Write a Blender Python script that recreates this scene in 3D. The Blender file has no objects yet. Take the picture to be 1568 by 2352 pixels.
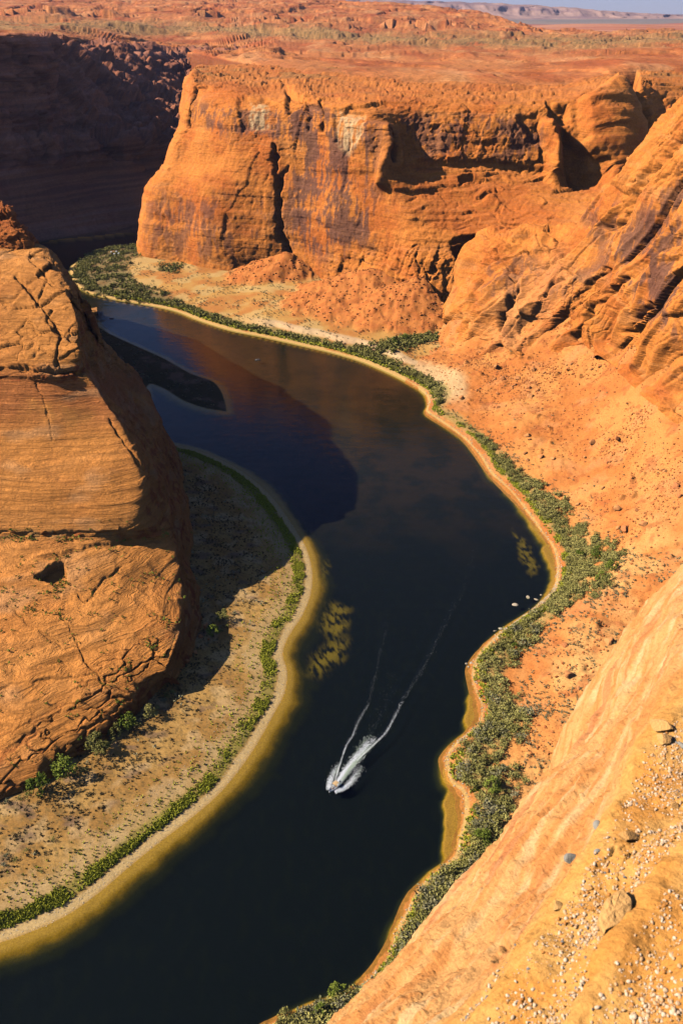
import bpy, math, random
import numpy as np
random.seed(7)
rng = np.random.default_rng(11)
scene = bpy.context.scene
coll = scene.collection
R = math.radians
# ------------------------------------------------------------------ camera model (1568 x 2352 measuring grid)
PITCH, FOC, CX, CY = R(30.3), 1960.0, 784.0, 1176.0
cp, sp = math.cos(PITCH), math.sin(PITCH)
WZ = -300.0                                   # river level, camera at the origin

def ray(px, py):
    a = (px - CX) / FOC; b = (CY - py) / FOC
    return np.array([a, cp + b * sp, -sp + b * cp])

def pt(px, py, v):
    """a point on the line of sight at height v (v <= 0) or at forward distance v (v > 0)"""
    r = ray(px, py)
    return r * (v / r[2] if v <= 0 else v / r[1])

def proj(P):
    d = P[..., 1] * cp - P[..., 2] * sp
    u = P[..., 1] * sp + P[..., 2] * cp
    d = np.where(d < 1e-3, 1e-3, d)
    return CX + FOC * P[..., 0] / d, CY - FOC * u / d

# ------------------------------------------------------------------ noise
def _h(ix, iy, iz, seed):
    h = (ix.astype(np.uint32) * np.uint32(0x8da6b343)) ^ (iy.astype(np.uint32) * np.uint32(0xd8163841)) ^ (iz.astype(np.uint32) * np.uint32(0xcb1ab31f)) ^ np.uint32((seed * 0x9e3779b1) & 0xffffffff)
    h ^= h >> np.uint32(15); h *= np.uint32(0x2c1b3c6d); h ^= h >> np.uint32(12); h *= np.uint32(0x297a2d39); h ^= h >> np.uint32(15)
    return h

def noise(P, seed=0):
    P = np.asarray(P, dtype=np.float64)
    sh = P.shape[:-1]; P = P.reshape(-1, 3)
    i = np.floor(P); f = (P - i).astype(np.float32); i = i.astype(np.int64)
    w = f * f * f * (f * (f * 6 - 15) + 10)
    out = 0
    for dx in (0, 1):
        wx = w[:, 0] if dx else 1 - w[:, 0]
        for dy in (0, 1):
            wy = w[:, 1] if dy else 1 - w[:, 1]
            for dz in (0, 1):
                wz = w[:, 2] if dz else 1 - w[:, 2]
                h = _h(i[:, 0] + dx, i[:, 1] + dy, i[:, 2] + dz, seed)
                x = f[:, 0] - dx; y = f[:, 1] - dy; z = f[:, 2] - dz
                g = np.where(h & 1, x, -x) + np.where(h & 2, y, -y) + np.where(h & 4, z, -z)
                out = out + g * wx * wy * wz
    return (out * 0.85).reshape(sh)

def fbm(P, oct=4, seed=0, gain=0.5):
    P = np.asarray(P); a = 1.0; s = 0; t = 0
    for k in range(oct):
        s = s + a * noise(P * (2.03 ** k) + 17.3 * k, seed + k); t += a; a *= gain
    return s / t * 1.4

def ridged(P, oct=3, seed=0):
    P = np.asarray(P); a = 1.0; s = 0; t = 0
    for k in range(oct):
        s = s + a * (1 - 2 * np.abs(noise(P * (2.0 ** k) + 9.1 * k, seed + k))); t += a; a *= 0.5
    return s / t

def cellh(P, seed=0):
    i = np.floor(P).astype(np.int64)
    return (_h(i[..., 0], i[..., 1], i[..., 2], seed) & 0xffff) / 65535.0

def worley(P, seed=0):
    """F1 distance, F2-F1 and the nearest cell's random value"""
    P = np.asarray(P, dtype=np.float64); sh = P.shape[:-1]; P = P.reshape(-1, 3)
    i0 = np.floor(P).astype(np.int64); f1 = np.full(len(P), 9.0); f2 = np.full(len(P), 9.0); val = np.zeros(len(P))
    for dx in (-1, 0, 1):
        for dy in (-1, 0, 1):
            for dz in (-1, 0, 1):
                c = i0 + (dx, dy, dz)
                h = _h(c[:, 0], c[:, 1], c[:, 2], seed)
                o = np.stack([(h & 1023) / 1023., ((h >> 10) & 1023) / 1023., ((h >> 20) & 1023) / 1023.], 1)
                d = np.sqrt(((c + o - P) ** 2).sum(1))
                cl = d < f1
                f2 = np.where(cl, f1, np.minimum(f2, d)); f1 = np.where(cl, d, f1)
                val = np.where(cl, (h >> 7 & 255) / 255., val)
    return f1.reshape(sh), (f2 - f1).reshape(sh), val.reshape(sh)

def facets(P, seed=0, tilt=.5):
    """angular broken-rock relief: every cell is a plane with its own height and tilt; returns relief (~ -.5...5), edge distance F2-F1, cell value"""
    P = np.asarray(P, dtype=np.float64); sh = P.shape[:-1]; P = P.reshape(-1, 3)
    i0 = np.floor(P).astype(np.int64); n = len(P); f1 = np.full(n, 9.0); f2 = np.full(n, 9.0); val = np.zeros(n); pl = np.zeros(n)
    for dx in (-1, 0, 1):
        for dy in (-1, 0, 1):
            for dz in (-1, 0, 1):
                c = i0 + (dx, dy, dz)
                h = _h(c[:, 0], c[:, 1], c[:, 2], seed)
                o = np.stack([(h & 1023) / 1023., ((h >> 10) & 1023) / 1023., ((h >> 20) & 1023) / 1023.], 1)
                g = np.stack([((h >> 3) & 255) / 127.5 - 1, ((h >> 13) & 255) / 127.5 - 1, ((h >> 22) & 255) / 127.5 - 1], 1)
                r = P - c - o; d = np.sqrt((r ** 2).sum(1)); cl = d < f1
                f2 = np.where(cl, f1, np.minimum(f2, d)); f1 = np.where(cl, d, f1)
                v = (h >> 7 & 255) / 255.
                val = np.where(cl, v, val); pl = np.where(cl, (r * g).sum(1), pl)
    return (val - .5 + tilt * pl).reshape(sh), (f2 - f1).reshape(sh), val.reshape(sh)

def ss(a, b, x):
    t = np.clip((x - a) / (b - a), 0, 1)
    return t * t * (3 - 2 * t)

def lerp(a, b, t):
    return a + (b - a) * t

def mixc(A, B, t):
    return np.asarray(A) + (np.asarray(B) - np.asarray(A)) * np.asarray(t)[..., None]

def segdist(x, y, poly):
    """distance of points to an open polyline"""
    best = np.full(np.shape(x), 1e9)
    for (ax, ay), (bx, by) in zip(poly[:-1], poly[1:]):
        dx, dy = bx - ax, by - ay; L = dx * dx + dy * dy + 1e-12
        t = np.clip(((x - ax) * dx + (y - ay) * dy) / L, 0, 1)
        best = np.minimum(best, (x - ax - t * dx) ** 2 + (y - ay - t * dy) ** 2)
    return np.sqrt(best)

def inside(x, y, poly):
    r = np.zeros(np.shape(x), bool); n = len(poly)
    for k in range(n):
        (ax, ay), (bx, by) = poly[k], poly[(k + 1) % n]
        if ay == by: continue
        c = ((ay > y) != (by > y)) & (x < (bx - ax) * (y - ay) / (by - ay) + ax)
        r ^= c
    return r

def area(x, y, poly, soft):
    """1 inside the outline, fading to 0 over `soft` units at its edge"""
    d = segdist(x, y, list(poly) + [poly[0]])
    s = np.where(inside(x, y, poly), d, -d)
    return ss(-soft, soft, s)

# ------------------------------------------------------------------ mesh helpers
def mesh_np(name, V, F, mat=None, col=None, attrs=None, smooth=True):
    me = bpy.data.meshes.new(name)
    V = np.ascontiguousarray(V.reshape(-1, 3), dtype=np.float32); F = np.ascontiguousarray(F, dtype=np.int32)
    k = F.shape[1]
    me.vertices.add(len(V)); me.vertices.foreach_set('co', V.ravel())
    me.loops.add(F.size); me.loops.foreach_set('vertex_index', F.ravel())
    me.polygons.add(len(F)); me.polygons.foreach_set('loop_start', np.arange(0, F.size, k, dtype=np.int32))
    me.polygons.foreach_set('use_smooth', np.full(len(F), smooth))
    me.update(calc_edges=True)
    if col is not None:
        a = me.color_attributes.new('col', 'FLOAT_COLOR', 'POINT')
        c = np.ones((len(V), 4), np.float32); c[:, :3] = np.clip(np.asarray(col).reshape(-1, 3), 0, 1) ** 1.13; a.data.foreach_set('color', c.ravel())
    for n, v in (attrs or {}).items():
        a = me.attributes.new(n, 'FLOAT', 'POINT'); a.data.foreach_set('value', np.ascontiguousarray(v, dtype=np.float32).ravel())
    if mat: me.materials.append(mat)
    return me

def link(name, me, parent=None, loc=None):
    o = bpy.data.objects.new(name, me); coll.objects.link(o)
    if parent: o.parent = parent
    if loc is not None: o.location = loc
    return o

def tag(o, label=None, cat=None, group=None, kind=None):
    for k, v in (('label', label), ('category', cat), ('group', group), ('kind', kind)):
        if v: o[k] = v
    return o

def gridf(n, m):
    a = np.arange(n * m).reshape(n, m)
    return np.stack([a[:-1, :-1], a[:-1, 1:], a[1:, 1:], a[1:, :-1]], -1).reshape(-1, 4)

def normals(P):
    du = np.gradient(P, axis=1); dv = np.gradient(P, axis=0)
    n = np.cross(du, dv); l = np.linalg.norm(n, axis=-1, keepdims=True)
    n = n / np.maximum(l, 1e-9)
    s = np.sum(n * P, -1, keepdims=True)          # face the camera side
    return n

def pchip(C, counts):
    """C: (n, m, 3) control rows -> dense along axis 0"""
    d = np.diff(C, axis=0)
    t = np.zeros_like(C)
    a, b = d[:-1], d[1:]
    pos = a * b > 0
    hm = np.where(pos, 2 * a * b / np.where(pos, a + b, 1), 0)
    t[1:-1] = 0.65 * hm + 0.35 * 0.5 * (a + b) * np.where(pos, 1, .35); t[0] = d[0]; t[-1] = d[-1]
    out = []
    for k, n in enumerate(counts):
        u = np.linspace(0, 1, n, endpoint=False)[:, None, None]
        h00 = 2 * u**3 - 3 * u**2 + 1; h10 = u**3 - 2 * u**2 + u; h01 = -2 * u**3 + 3 * u**2; h11 = u**3 - u**2
        out.append(h00 * C[k] + h10 * t[k] + h01 * C[k + 1] + h11 * t[k + 1])
    out.append(C[-1:])
    return np.concatenate(out, 0)

def loft(rows, step=2.6, cap=120, outward=(-1, -1, 1)):
    """rows of control points (px,py,v) or ('w',x,y,z) -> dense grid, normals, pixel coordinates"""
    C = np.array([[np.array(c[1:], float) if c[0] == 'w' else pt(*c) for c in r] for r in rows])
    X, Y = proj(C)
    X = np.clip(X, -250, 1820); Y = np.clip(Y, -100, 2500)
    dr = np.hypot(np.diff(X, axis=0), np.diff(Y, axis=0)).max(1); dc = np.hypot(np.diff(X, axis=1), np.diff(Y, axis=1)).max(0)
    P = pchip(C, [int(np.clip(math.ceil(v / step), 3, cap)) for v in dr])
    P = pchip(P.transpose(1, 0, 2), [int(np.clip(math.ceil(v / step), 3, cap)) for v in dc]).transpose(1, 0, 2)
    N = normals(P)
    if np.mean(N @ np.array(outward, float)) < 0: N = -N
    return P, N

class Patch:
    def __init__(s, rows, step=2.6, outward=(-1, -1, 1), cap=120):
        s.P, s.N = loft(rows, step, cap, outward); s.out = np.array(outward, float)
        s.X, s.Y = proj(s.P); s.d = np.zeros(s.P.shape[:2])
        s.steep = 1 - np.abs(s.N[..., 2])
    def warp(s):
        if not hasattr(s, 'XW'):
            q = np.stack([s.X / 26., s.Y / 26., 0 * s.X], -1)
            s.XW = s.X + 7 * fbm(q, 3, 301); s.YW = s.Y + 7 * fbm(q + 31.7, 3, 302); s.kw = .55 + .9 * np.clip(.5 + fbm(q * .6, 2, 303), 0, 1)
    def crack(s, poly, w, depth):
        s.warp(); s.d -= depth * np.exp(-(segdist(s.XW, s.YW, poly) / (w * s.kw)) ** 2) * np.clip(s.kw, .6, 1.2)
    def hollow(s, poly, depth, soft):
        s.warp(); s.d -= depth * area(s.XW, s.YW, poly, soft)
    def apply(s):
        s.P0 = s.P; s.P = s.P + s.N * s.d[..., None]
        n = normals(s.P)
        s.N = n if np.mean(n @ s.out) > 0 else -n
    def build(s, name, mat, col, attrs=None, parent=None):
        s.obj = link(name, mesh_np(name, s.P, gridf(*s.P.shape[:2]), mat, col, attrs), parent)
        return s.obj
    def scatter(s, w, n):
        """n random surface points with probability w (times area)"""
        e1 = np.linalg.norm(np.gradient(s.P, axis=0), axis=-1) * np.linalg.norm(np.gradient(s.P, axis=1), axis=-1)
        p = (w * e1).ravel(); p = p / p.sum()
        k = rng.choice(p.size, n, p=p)
        return s.P.reshape(-1, 3)[k] , k

# ------------------------------------------------------------------ materials
def new_mat(name):
    m = bpy.data.materials.new(name); m.use_nodes = True
    nt = m.node_tree; nt.nodes.clear()
    return m, nt
def nd(nt, t, **kw):
    n = nt.nodes.new(t)
    for k, v in kw.items():
        if k.startswith('i_'):
            n.inputs[k[2:].replace('_', ' ')].default_value = v
        else: setattr(n, k, v)
    return n

def ground_mat(name, scale=1.0, bump=0.6, speck=0.25, rough=0.95, strata=0.0, dist=1.0):
    """vertex colour broken up by procedural noise, with bump at two scales (and fine bedding lines where strata > 0)"""
    m, nt = new_mat(name); L = nt.links.new
    out = nd(nt, 'ShaderNodeOutputMaterial'); b = nd(nt, 'ShaderNodeBsdfPrincipled'); b.inputs['Roughness'].default_value = rough
    b.inputs['Specular IOR Level'].default_value = 0.15
    at = nd(nt, 'ShaderNodeAttribute', attribute_name='col'); ge = nd(nt, 'ShaderNodeNewGeometry')
    n1 = nd(nt, 'ShaderNodeTexNoise'); n1.inputs['Scale'].default_value = 0.9 * scale; n1.inputs['Detail'].default_value = 6; n1.inputs['Roughness'].default_value = .65
    n2 = nd(nt, 'ShaderNodeTexNoise'); n2.inputs['Scale'].default_value = 0.13 * scale; n2.inputs['Detail'].default_value = 5
    L(ge.outputs['Position'], n1.inputs['Vector']); L(ge.outputs['Position'], n2.inputs['Vector'])
    mr = nd(nt, 'ShaderNodeMapRange'); mr.inputs['From Min'].default_value = .3; mr.inputs['From Max'].default_value = .7
    mr.inputs['To Min'].default_value = 1 - speck; mr.inputs['To Max'].default_value = 1 + speck
    L(n1.outputs['Fac'], mr.inputs['Value'])
    vm = nd(nt, 'ShaderNodeVectorMath', operation='SCALE'); L(at.outputs['Color'], vm.inputs[0]); L(mr.outputs['Result'], vm.inputs['Scale'])
    L(vm.outputs[0], b.inputs['Base Color'])
    add = nd(nt, 'ShaderNodeMath', operation='MULTIPLY_ADD'); L(n2.outputs['Fac'], add.inputs[0]); add.inputs[1].default_value = 3.0; L(n1.outputs['Fac'], add.inputs[2])
    hgt = add.outputs[0]
    if strata:
        mp = nd(nt, 'ShaderNodeMapping'); mp.inputs['Scale'].default_value = (.03 * scale, .03 * scale, .75 * scale); mp.inputs['Rotation'].default_value = (R(6), R(-9), 0)
        L(ge.outputs['Position'], mp.inputs['Vector'])
        n3 = nd(nt, 'ShaderNodeTexNoise'); n3.inputs['Scale'].default_value = 1.0; n3.inputs['Detail'].default_value = 5; n3.inputs['Roughness'].default_value = .7; n3.inputs['Distortion'].default_value = .6
        L(mp.outputs[0], n3.inputs['Vector'])
        mr3 = nd(nt, 'ShaderNodeMapRange'); mr3.inputs['From Min'].default_value = .35; mr3.inputs['From Max'].default_value = .65; mr3.inputs['To Min'].default_value = .88; mr3.inputs['To Max'].default_value = 1.08; L(n3.outputs['Fac'], mr3.inputs['Value'])
        mm = nd(nt, 'ShaderNodeMath', operation='MULTIPLY'); L(mr.outputs['Result'], mm.inputs[0]); L(mr3.outputs['Result'], mm.inputs[1]); L(mm.outputs[0], vm.inputs['Scale'])
        a2 = nd(nt, 'ShaderNodeMath', operation='MULTIPLY_ADD'); L(n3.outputs['Fac'], a2.inputs[0]); a2.inputs[1].default_value = strata; L(hgt, a2.inputs[2]); hgt = a2.outputs[0]
    bp = nd(nt, 'ShaderNodeBump'); bp.inputs['Strength'].default_value = bump; bp.inputs['Distance'].default_value = dist
    L(hgt, bp.inputs['Height']); L(bp.outputs[0], b.inputs['Normal']); L(b.outputs[0], out.inputs[0])
    return m

M_cliff = ground_mat('sandstone_cliff', 0.5, .6, .22, strata=1.6, dist=1.1)
M_butte = ground_mat('sandstone_slickrock', 1.0, .9, .16, strata=5.0, dist=.9)
M_talus = ground_mat('talus_soil', 1.2, .6, .25, dist=.5)
M_sand = ground_mat('bank_sand', 1.6, .5, .3, dist=.25)
M_plat = ground_mat('plateau_rock', 0.16, .6, .25, strata=2.0, dist=3.0)
M_far = ground_mat('distant_rock', 0.03, .4, .2, dist=8.0)
M_rim = ground_mat('rim_sandstone', 90.0, .9, .22, dist=.008)

def foliage_mat(name, c1, c2):
    m, nt = new_mat(name); L = nt.links.new
    out = nd(nt, 'ShaderNodeOutputMaterial'); b = nd(nt, 'ShaderNodeBsdfPrincipled'); b.inputs['Roughness'].default_value = .9; b.inputs['Specular IOR Level'].default_value = .03
    at = nd(nt, 'ShaderNodeAttribute', attribute_name='tone'); oi = nd(nt, 'ShaderNodeObjectInfo')
    ma = nd(nt, 'ShaderNodeMath', operation='MULTIPLY_ADD'); L(oi.outputs['Random'], ma.inputs[0]); ma.inputs[1].default_value = .5; L(at.outputs['Fac'], ma.inputs[2])
    cr = nd(nt, 'ShaderNodeValToRGB'); cr.color_ramp.elements[0].position = .1; cr.color_ramp.elements[1].position = 1.0
    cr.color_ramp.elements[0].color = (*c1, 1); cr.color_ramp.elements[1].color = (*c2, 1)
    L(ma.outputs[0], cr.inputs[0]); L(cr.outputs[0], b.inputs['Base Color']); L(b.outputs[0], out.inputs[0])
    return m
M_leaf = foliage_mat('willow_leaf', (.14, .133, .028), (.44, .37, .11))
M_green = foliage_mat('fresh_leaf', (.08, .115, .014), (.30, .33, .05))
M_sedge = foliage_mat('sedge_blade', (.11, .17, .012), (.56, .52, .05))
M_dry = foliage_mat('dry_scrub', (.05, .035, .02), (.20, .14, .055))
M_sage = foliage_mat('sage_scrub', (.16, .15, .065), (.40, .34, .18))

def plain_mat(name, c, rough=.6, var=.15, scale=3.0, bump=.0):
    m, nt = new_mat(name); L = nt.links.new
    out = nd(nt, 'ShaderNodeOutputMaterial'); b = nd(nt, 'ShaderNodeBsdfPrincipled'); b.inputs['Roughness'].default_value = rough
    tc = nd(nt, 'ShaderNodeTexCoord'); n1 = nd(nt, 'ShaderNodeTexNoise'); n1.inputs['Scale'].default_value = scale; n1.inputs['Detail'].default_value = 5
    L(tc.outputs['Object'], n1.inputs['Vector'])
    cr = nd(nt, 'ShaderNodeValToRGB'); cr.color_ramp.elements[0].position = .3; cr.color_ramp.elements[1].position = .7
    cr.color_ramp.elements[0].color = (*[v * (1 - var) for v in c], 1); cr.color_ramp.elements[1].color = (*[min(1, v * (1 + var)) for v in c], 1)
    L(n1.outputs['Fac'], cr.inputs[0]); L(cr.outputs[0], b.inputs['Base Color'])
    if bump:
        bp = nd(nt, 'ShaderNodeBump'); bp.inputs['Strength'].default_value = bump; bp.inputs['Distance'].default_value = .1; L(n1.outputs['Fac'], bp.inputs['Height']); L(bp.outputs[0], b.inputs['Normal'])
    L(b.outputs[0], out.inputs[0])
    return m

# ------------------------------------------------------------------ shore lines (grid coordinates on the water plane)
SHORE_R = [(335, 545), (320, 563), (250, 570), (200, 590), (168, 610), (168, 640), (200, 670), (260, 686), (330, 698), (400, 713), (460, 736), (530, 758), (600, 772), (680, 790),
           (750, 806), (820, 826), (880, 850), (940, 880), (975, 905), (982, 930), (976, 945), (1010, 970), (1060, 1005), (1100, 1050), (1125, 1090), (1150, 1112), (1180, 1142), (1205, 1175),
           (1235, 1215), (1268, 1262), (1276, 1305), (1268, 1350), (1240, 1385), (1210, 1408), (1160, 1440), (1120, 1475), (1090, 1510), (1080, 1545), (1087, 1585), (1102, 1625), (1096, 1660), (1060, 1692),
           (1030, 1720), (1018, 1750), (1025, 1792), (1062, 1830), (1062, 1870), (1050, 1920), (1040, 1965), (990, 2003), (950, 2050), (930, 2092), (902, 2140), (890, 2190), (850, 2240), (800, 2280), (720, 2303), (640, 2342), (560, 2400), (420, 2480), (200, 2700), (-700, 2700)]
SHORE_L = [(-800, 2450), (-450, 2300), (-260, 2230), (-100, 2190), (0, 2166), (60, 2146), (150, 2106), (230, 2050), (300, 1990), (380, 1926), (440, 1880), (500, 1828), (550, 1770), (592, 1708), (630, 1640), (655, 1590), (661, 1545), (650, 1503),
           (664, 1462), (695, 1415), (713, 1370), (719, 1325), (712, 1282), (700, 1250), (685, 1225), (650, 1172), (610, 1125), (560, 1085), (500, 1052), (440, 1030), (385, 1018), (335, 1000),
           (330, 930), (345, 882), (380, 895), (420, 920), (470, 938), (522, 946), (512, 905), (490, 876), (440, 858), (380, 824), (300, 788), (230, 752), (190, 700), (130, 650), (-60, 610), (-300, 600)]
def densify(poly, n=6, jit=0.0):
    P = np.array([[*p, 0] for p in poly], float)[:, None, :]
    return pchip(P, [n] * (len(poly) - 1))[:, 0, :2]
def to_plan(poly):
    return [tuple(pt(x, y, WZ)[:2]) for x, y in poly]
PR = to_plan(densify(SHORE_R, 3)); PL = to_plan(densify(SHORE_L, 3))
FAR_BASE = [(-300, 575), (-150, 566), (0, 561), (110, 554), (220, 546), (330, 532), (420, 512), (470, 500)]
PB = to_plan(FAR_BASE)
WATER_POLY = PR + PL + PB[:-2]
def shore_sd(x, y):
    """positive on land, negative in the river; also which bank is nearer"""
    dr, dl = segdist(x, y, PR), segdist(x, y, PL); db = segdist(x, y, PB)
    d = np.minimum(np.minimum(dr, dl), db)
    return np.where(inside(x, y, WATER_POLY), -d, d), dr, dl

# ------------------------------------------------------------------ rock colours
ORANGE, RUST, PALE, DARK, VARN = (.62, .228, .05), (.53, .165, .036), (.66, .32, .115), (.36, .10, .033), (.15, .08, .062)
def rock_colour(P, seed=0, strata=.5, pale=.3):
    z = P[..., 2:3]
    W = P + 14 * fbm(P / 70., 2, seed + 5)[..., None]
    a = fbm(P / 55., 4, seed)
    s = fbm(np.concatenate([W[..., :2] / 260., W[..., 2:] / 7.], -1), 3, seed + 9)
    c = mixc(ORANGE, RUST, ss(-.15, .5, a + strata * s))
    c = mixc(c, PALE, pale * ss(.05, .6, s - .4 * a))
    c = mixc(c, DARK, .35 * ss(.25, .7, fbm(P / 16., 3, seed + 20)))
    return c
def add_varnish(c, P, m, seed=0, amt=.8, sz=60.):
    """dark desert varnish in ragged vertical streaks where the mask m allows"""
    st = fbm(P / np.array([5., 5., sz]), 5, seed, .6); bl = fbm(P / 38., 5, seed + 4, .6)
    return mixc(c, VARN, amt * np.clip(m * ss(.0, .24, .6 * st + .8 * bl + .25 * (m - .5)), 0, 1))

def ledges(P, thick, seed, warp=10., n=1):
    """random in/out steps of rock beds, -0.5..0.5"""
    zz = (P[..., 2] + warp * fbm(P / np.array([120., 120., 60.]), 3, seed)) / thick
    k = np.floor(zz); f = zz - k
    q = np.stack([P[..., 0] / 90., P[..., 1] / 90., k * 7.7], -1)
    q2 = np.stack([P[..., 0] / 90., P[..., 1] / 90., (k + 1) * 7.7], -1)
    a, b = noise(q, seed + 2), noise(q2, seed + 2)
    return lerp(a, b, ss(.75, 1., f))
# ================================================================== FAR CLIFF (across the river)
def cols(spec):
    """spec: list of columns, each a list of control points, to rows"""
    return [list(r) for r in zip(*spec)]
fc_cols = [
 [(335, 575, 1420), (350, 520, 1440), (365, 450, 1470), (395, 390, 1480), (410, 340, 1490), (425, 300, 1500), (438, 250, 1510), (448, 190, 1520), (458, 163, 1530), (470, 155, 1620)],
 [(322, 588, 1212), (327, 515, 1217), (337, 430, 1224), (377, 378, 1242), (391, 325, 1250), (415, 288, 1257), (425, 235, 1264), (437, 180, 1278), (446, 168, 1320), (450, 155, 1620)],
 [(400, 615, 1168), (405, 520, 1175), (412, 438, 1184), (430, 376, 1202), (438, 328, 1210), (450, 288, 1216), (458, 240, 1224), (470, 192, 1245), (472, 172, 1330), (500, 152, 1620)],
 [(500, 640, 1122), (500, 520, 1135), (505, 440, 1143), (515, 380, 1156), (520, 330, 1162), (525, 288, 1168), (530, 245, 1178), (535, 205, 1208), (540, 178, 1320), (560, 150, 1620)],
 [(600, 645, 1105), (600, 520, 1118), (602, 440, 1124), (605, 380, 1132), (608, 335, 1138), (610, 290, 1143), (612, 255, 1150), (615, 225, 1172), (618, 185, 1310), (640, 152, 1560)],
 [(680, 650, 1086), (680, 520, 1098), (680, 440, 1103), (682, 380, 1108), (684, 330, 1114), (685, 290, 1119), (686, 250, 1126), (688, 213, 1150), (690, 182, 1300), (720, 155, 1540)],
 [(765, 660, 1050), (765, 560, 1056), (765, 470, 1061), (765, 400, 1067), (765, 340, 1072), (765, 290, 1077), (765, 258, 1084), (768, 232, 1108), (770, 190, 1280), (800, 160, 1500)],
 [(860, 690, 1008), (858, 570, 1022), (858, 480, 1030), (858, 410, 1037), (858, 350, 1042), (858, 300, 1048), (860, 268, 1056), (862, 238, 1084), (870, 195, 1260), (890, 165, 1480)],
 [(960, 710, 955), (955, 620, 966), (952, 560, 978), (950, 500, 992), (950, 430, 1020), (952, 365, 1048), (955, 300, 1062), (960, 232, 1092), (965, 200, 1240), (980, 172, 1450)],
 [(1060, 690, 940), (1055, 625, 950), (1050, 565, 964), (1050, 510, 984), (1050, 445, 1014), (1052, 380, 1042), (1055, 310, 1056), (1060, 235, 1086), (1070, 205, 1230), (1090, 176, 1420)],
 [(1180, 640, 930), (1180, 600, 938), (1180, 560, 952), (1180, 510, 970), (1180, 445, 1004), (1180, 398, 1032), (1182, 320, 1045), (1185, 232, 1076), (1190, 205, 1230), (1200, 176, 1420)],
 [(1300, 640, 890), (1300, 600, 898), (1300, 545, 915), (1300, 500, 945), (1300, 450, 988), (1300, 415, 1018), (1302, 330, 1036), (1305, 222, 1074), (1310, 198, 1230), (1320, 172, 1420)],
 [(1400, 640, 850), (1400, 590, 860), (1400, 525, 890), (1400, 475, 935), (1400, 440, 985), (1402, 405, 1022), (1405, 310, 1044), (1408, 205, 1096), (1412, 182, 1260), (1420, 160, 1450)],
 [(1500, 610, 830), (1500, 560, 845), (1500, 500, 880), (1500, 450, 950), (1500, 410, 1030), (1500, 370, 1090), (1505, 280, 1150), (1510, 195, 1220), (1515, 170, 1330), (1525, 150, 1500)],
 [(1640, 600, 810), (1640, 550, 825), (1640, 490, 860), (1640, 430, 940), (1640, 390, 1030), (1640, 350, 1100), (1640, 270, 1180), (1645, 190, 1260), (1650, 165, 1370), (1660, 145, 1540)],
]
for cl_ in fc_cols:
    q_ = pt(*cl_[-1]); cl_.append(('w', q_[0] * 1.25, q_[1] + 350, q_[2] - 22))
FC = Patch(cols(fc_cols), 2.4)
P, X, Y, st = FC.P, FC.X, FC.Y, ss(.25, .7, FC.steep)
flat = 1 - st
FC.d += 8 * fbm(P / np.array([95., 95., 130.]), 2, 3) * (.35 + .65 * st)
wp = P + 10 * fbm(P / 50., 2, 8)[..., None]
g1, e1, v1 = facets(wp / np.array([48., 48., 230.]), 15, .35)
g2, e2, v2 = facets(wp / np.array([15., 15., 42.]) + .25 * fbm(P / 14., 2, 9)[..., None], 16, .45)
g3, e3, v3 = facets(wp / np.array([6.5, 6.5, 6.]) + .3 * fbm(P / 5., 2, 10)[..., None], 17, .5)
bed = ledges(P, 9., 47, 6); big = ledges(P, 30., 41)
rug = np.clip(area(X, Y, [(700, 690), (760, 610), (900, 560), (1010, 570), (1090, 660), (1090, 800), (700, 800)], 30) + .45 * area(X, Y, [(860, 330), (1000, 240), (1300, 230), (1330, 420), (940, 400)], 30)
              + .55 * area(X, Y, [(430, 200), (700, 225), (1000, 245), (1450, 190), (1568, 170), (1568, 130), (430, 130)], 18), 0, 1)
FC.d += st * (2.6 * g1 - .8 * np.exp(-(e1 / .015) ** 2) * ss(.0, .4, fbm(P / 70., 2, 61))) + st * (.6 + 4.2 * rug) * g2 + (.6 + 1.4 * rug) * g3 - st * (.4 + 2 * rug) * np.exp(-(e2 / .04) ** 2)
FC.d += st * 4.0 * big + (1.0 + 1.6 * rug + 1.2 * flat) * bed + flat * (3.2 * facets(wp / np.array([55., 26., 7.]), 18, .4)[0] + 1.3 * facets(wp / np.array([22., 12., 5.]), 19, .4)[0])
FC.d += .5 * fbm(P / 6., 3, 60)
wv = v2
# large features seen on the face
FC.crack([(632, 330), (629, 380), (636, 440), (640, 500), (648, 560), (655, 585)], 4.5, 17)
FC.d += 3 * area(X, Y, [(540, 345), (632, 330), (628, 590), (460, 600), (440, 420)], 22)
FC.crack([(700, 232), (704, 268), (698, 300)], 2.6, 5); FC.crack([(735, 232), (738, 262), (728, 300)], 2.8, 6)
FC.hollow([(655, 205), (690, 212), (692, 240), (662, 262), (655, 235)], 7, 5)
FC.crack([(447, 200), (440, 240), (432, 290)], 3, 6)
FC.crack([(655, 380), (644, 405), (640, 440)], 2.6, 4)
FC.hollow([(545, 222), (610, 228), (640, 240), (632, 300), (555, 300)], 3.5, 4)
FC.hollow([(770, 250), (835, 255), (840, 300), (795, 352), (765, 330)], 3, 4)
FC.hollow([(905, 300), (935, 270), (1000, 262), (1090, 270), (1150, 300), (1150, 330), (1082, 340), (1050, 352), (940, 362), (915, 340)], 1.5, 8)
FC.hollow([(925, 300), (960, 285), (1010, 290), (1005, 350), (945, 360)], 4, 6)
FC.d += 13 * np.exp(-(segdist(X, Y, [(882, 300), (890, 350), (880, 420)]) / 13) ** 2) + 9 * np.exp(-(segdist(X, Y, [(912, 310), (918, 380)]) / 8) ** 2)
FC.crack([(897, 300), (902, 340), (900, 372)], 4, 14)
FC.d += 26 * np.exp(-(segdist(X, Y, [(1262, 295), (1275, 345), (1275, 405)]) / 17) ** 2)      # buttress and the hollow it shades
FC.hollow([(1292, 300), (1330, 340), (1375, 372), (1390, 415), (1310, 425), (1290, 380)], 16, 9)
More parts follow.
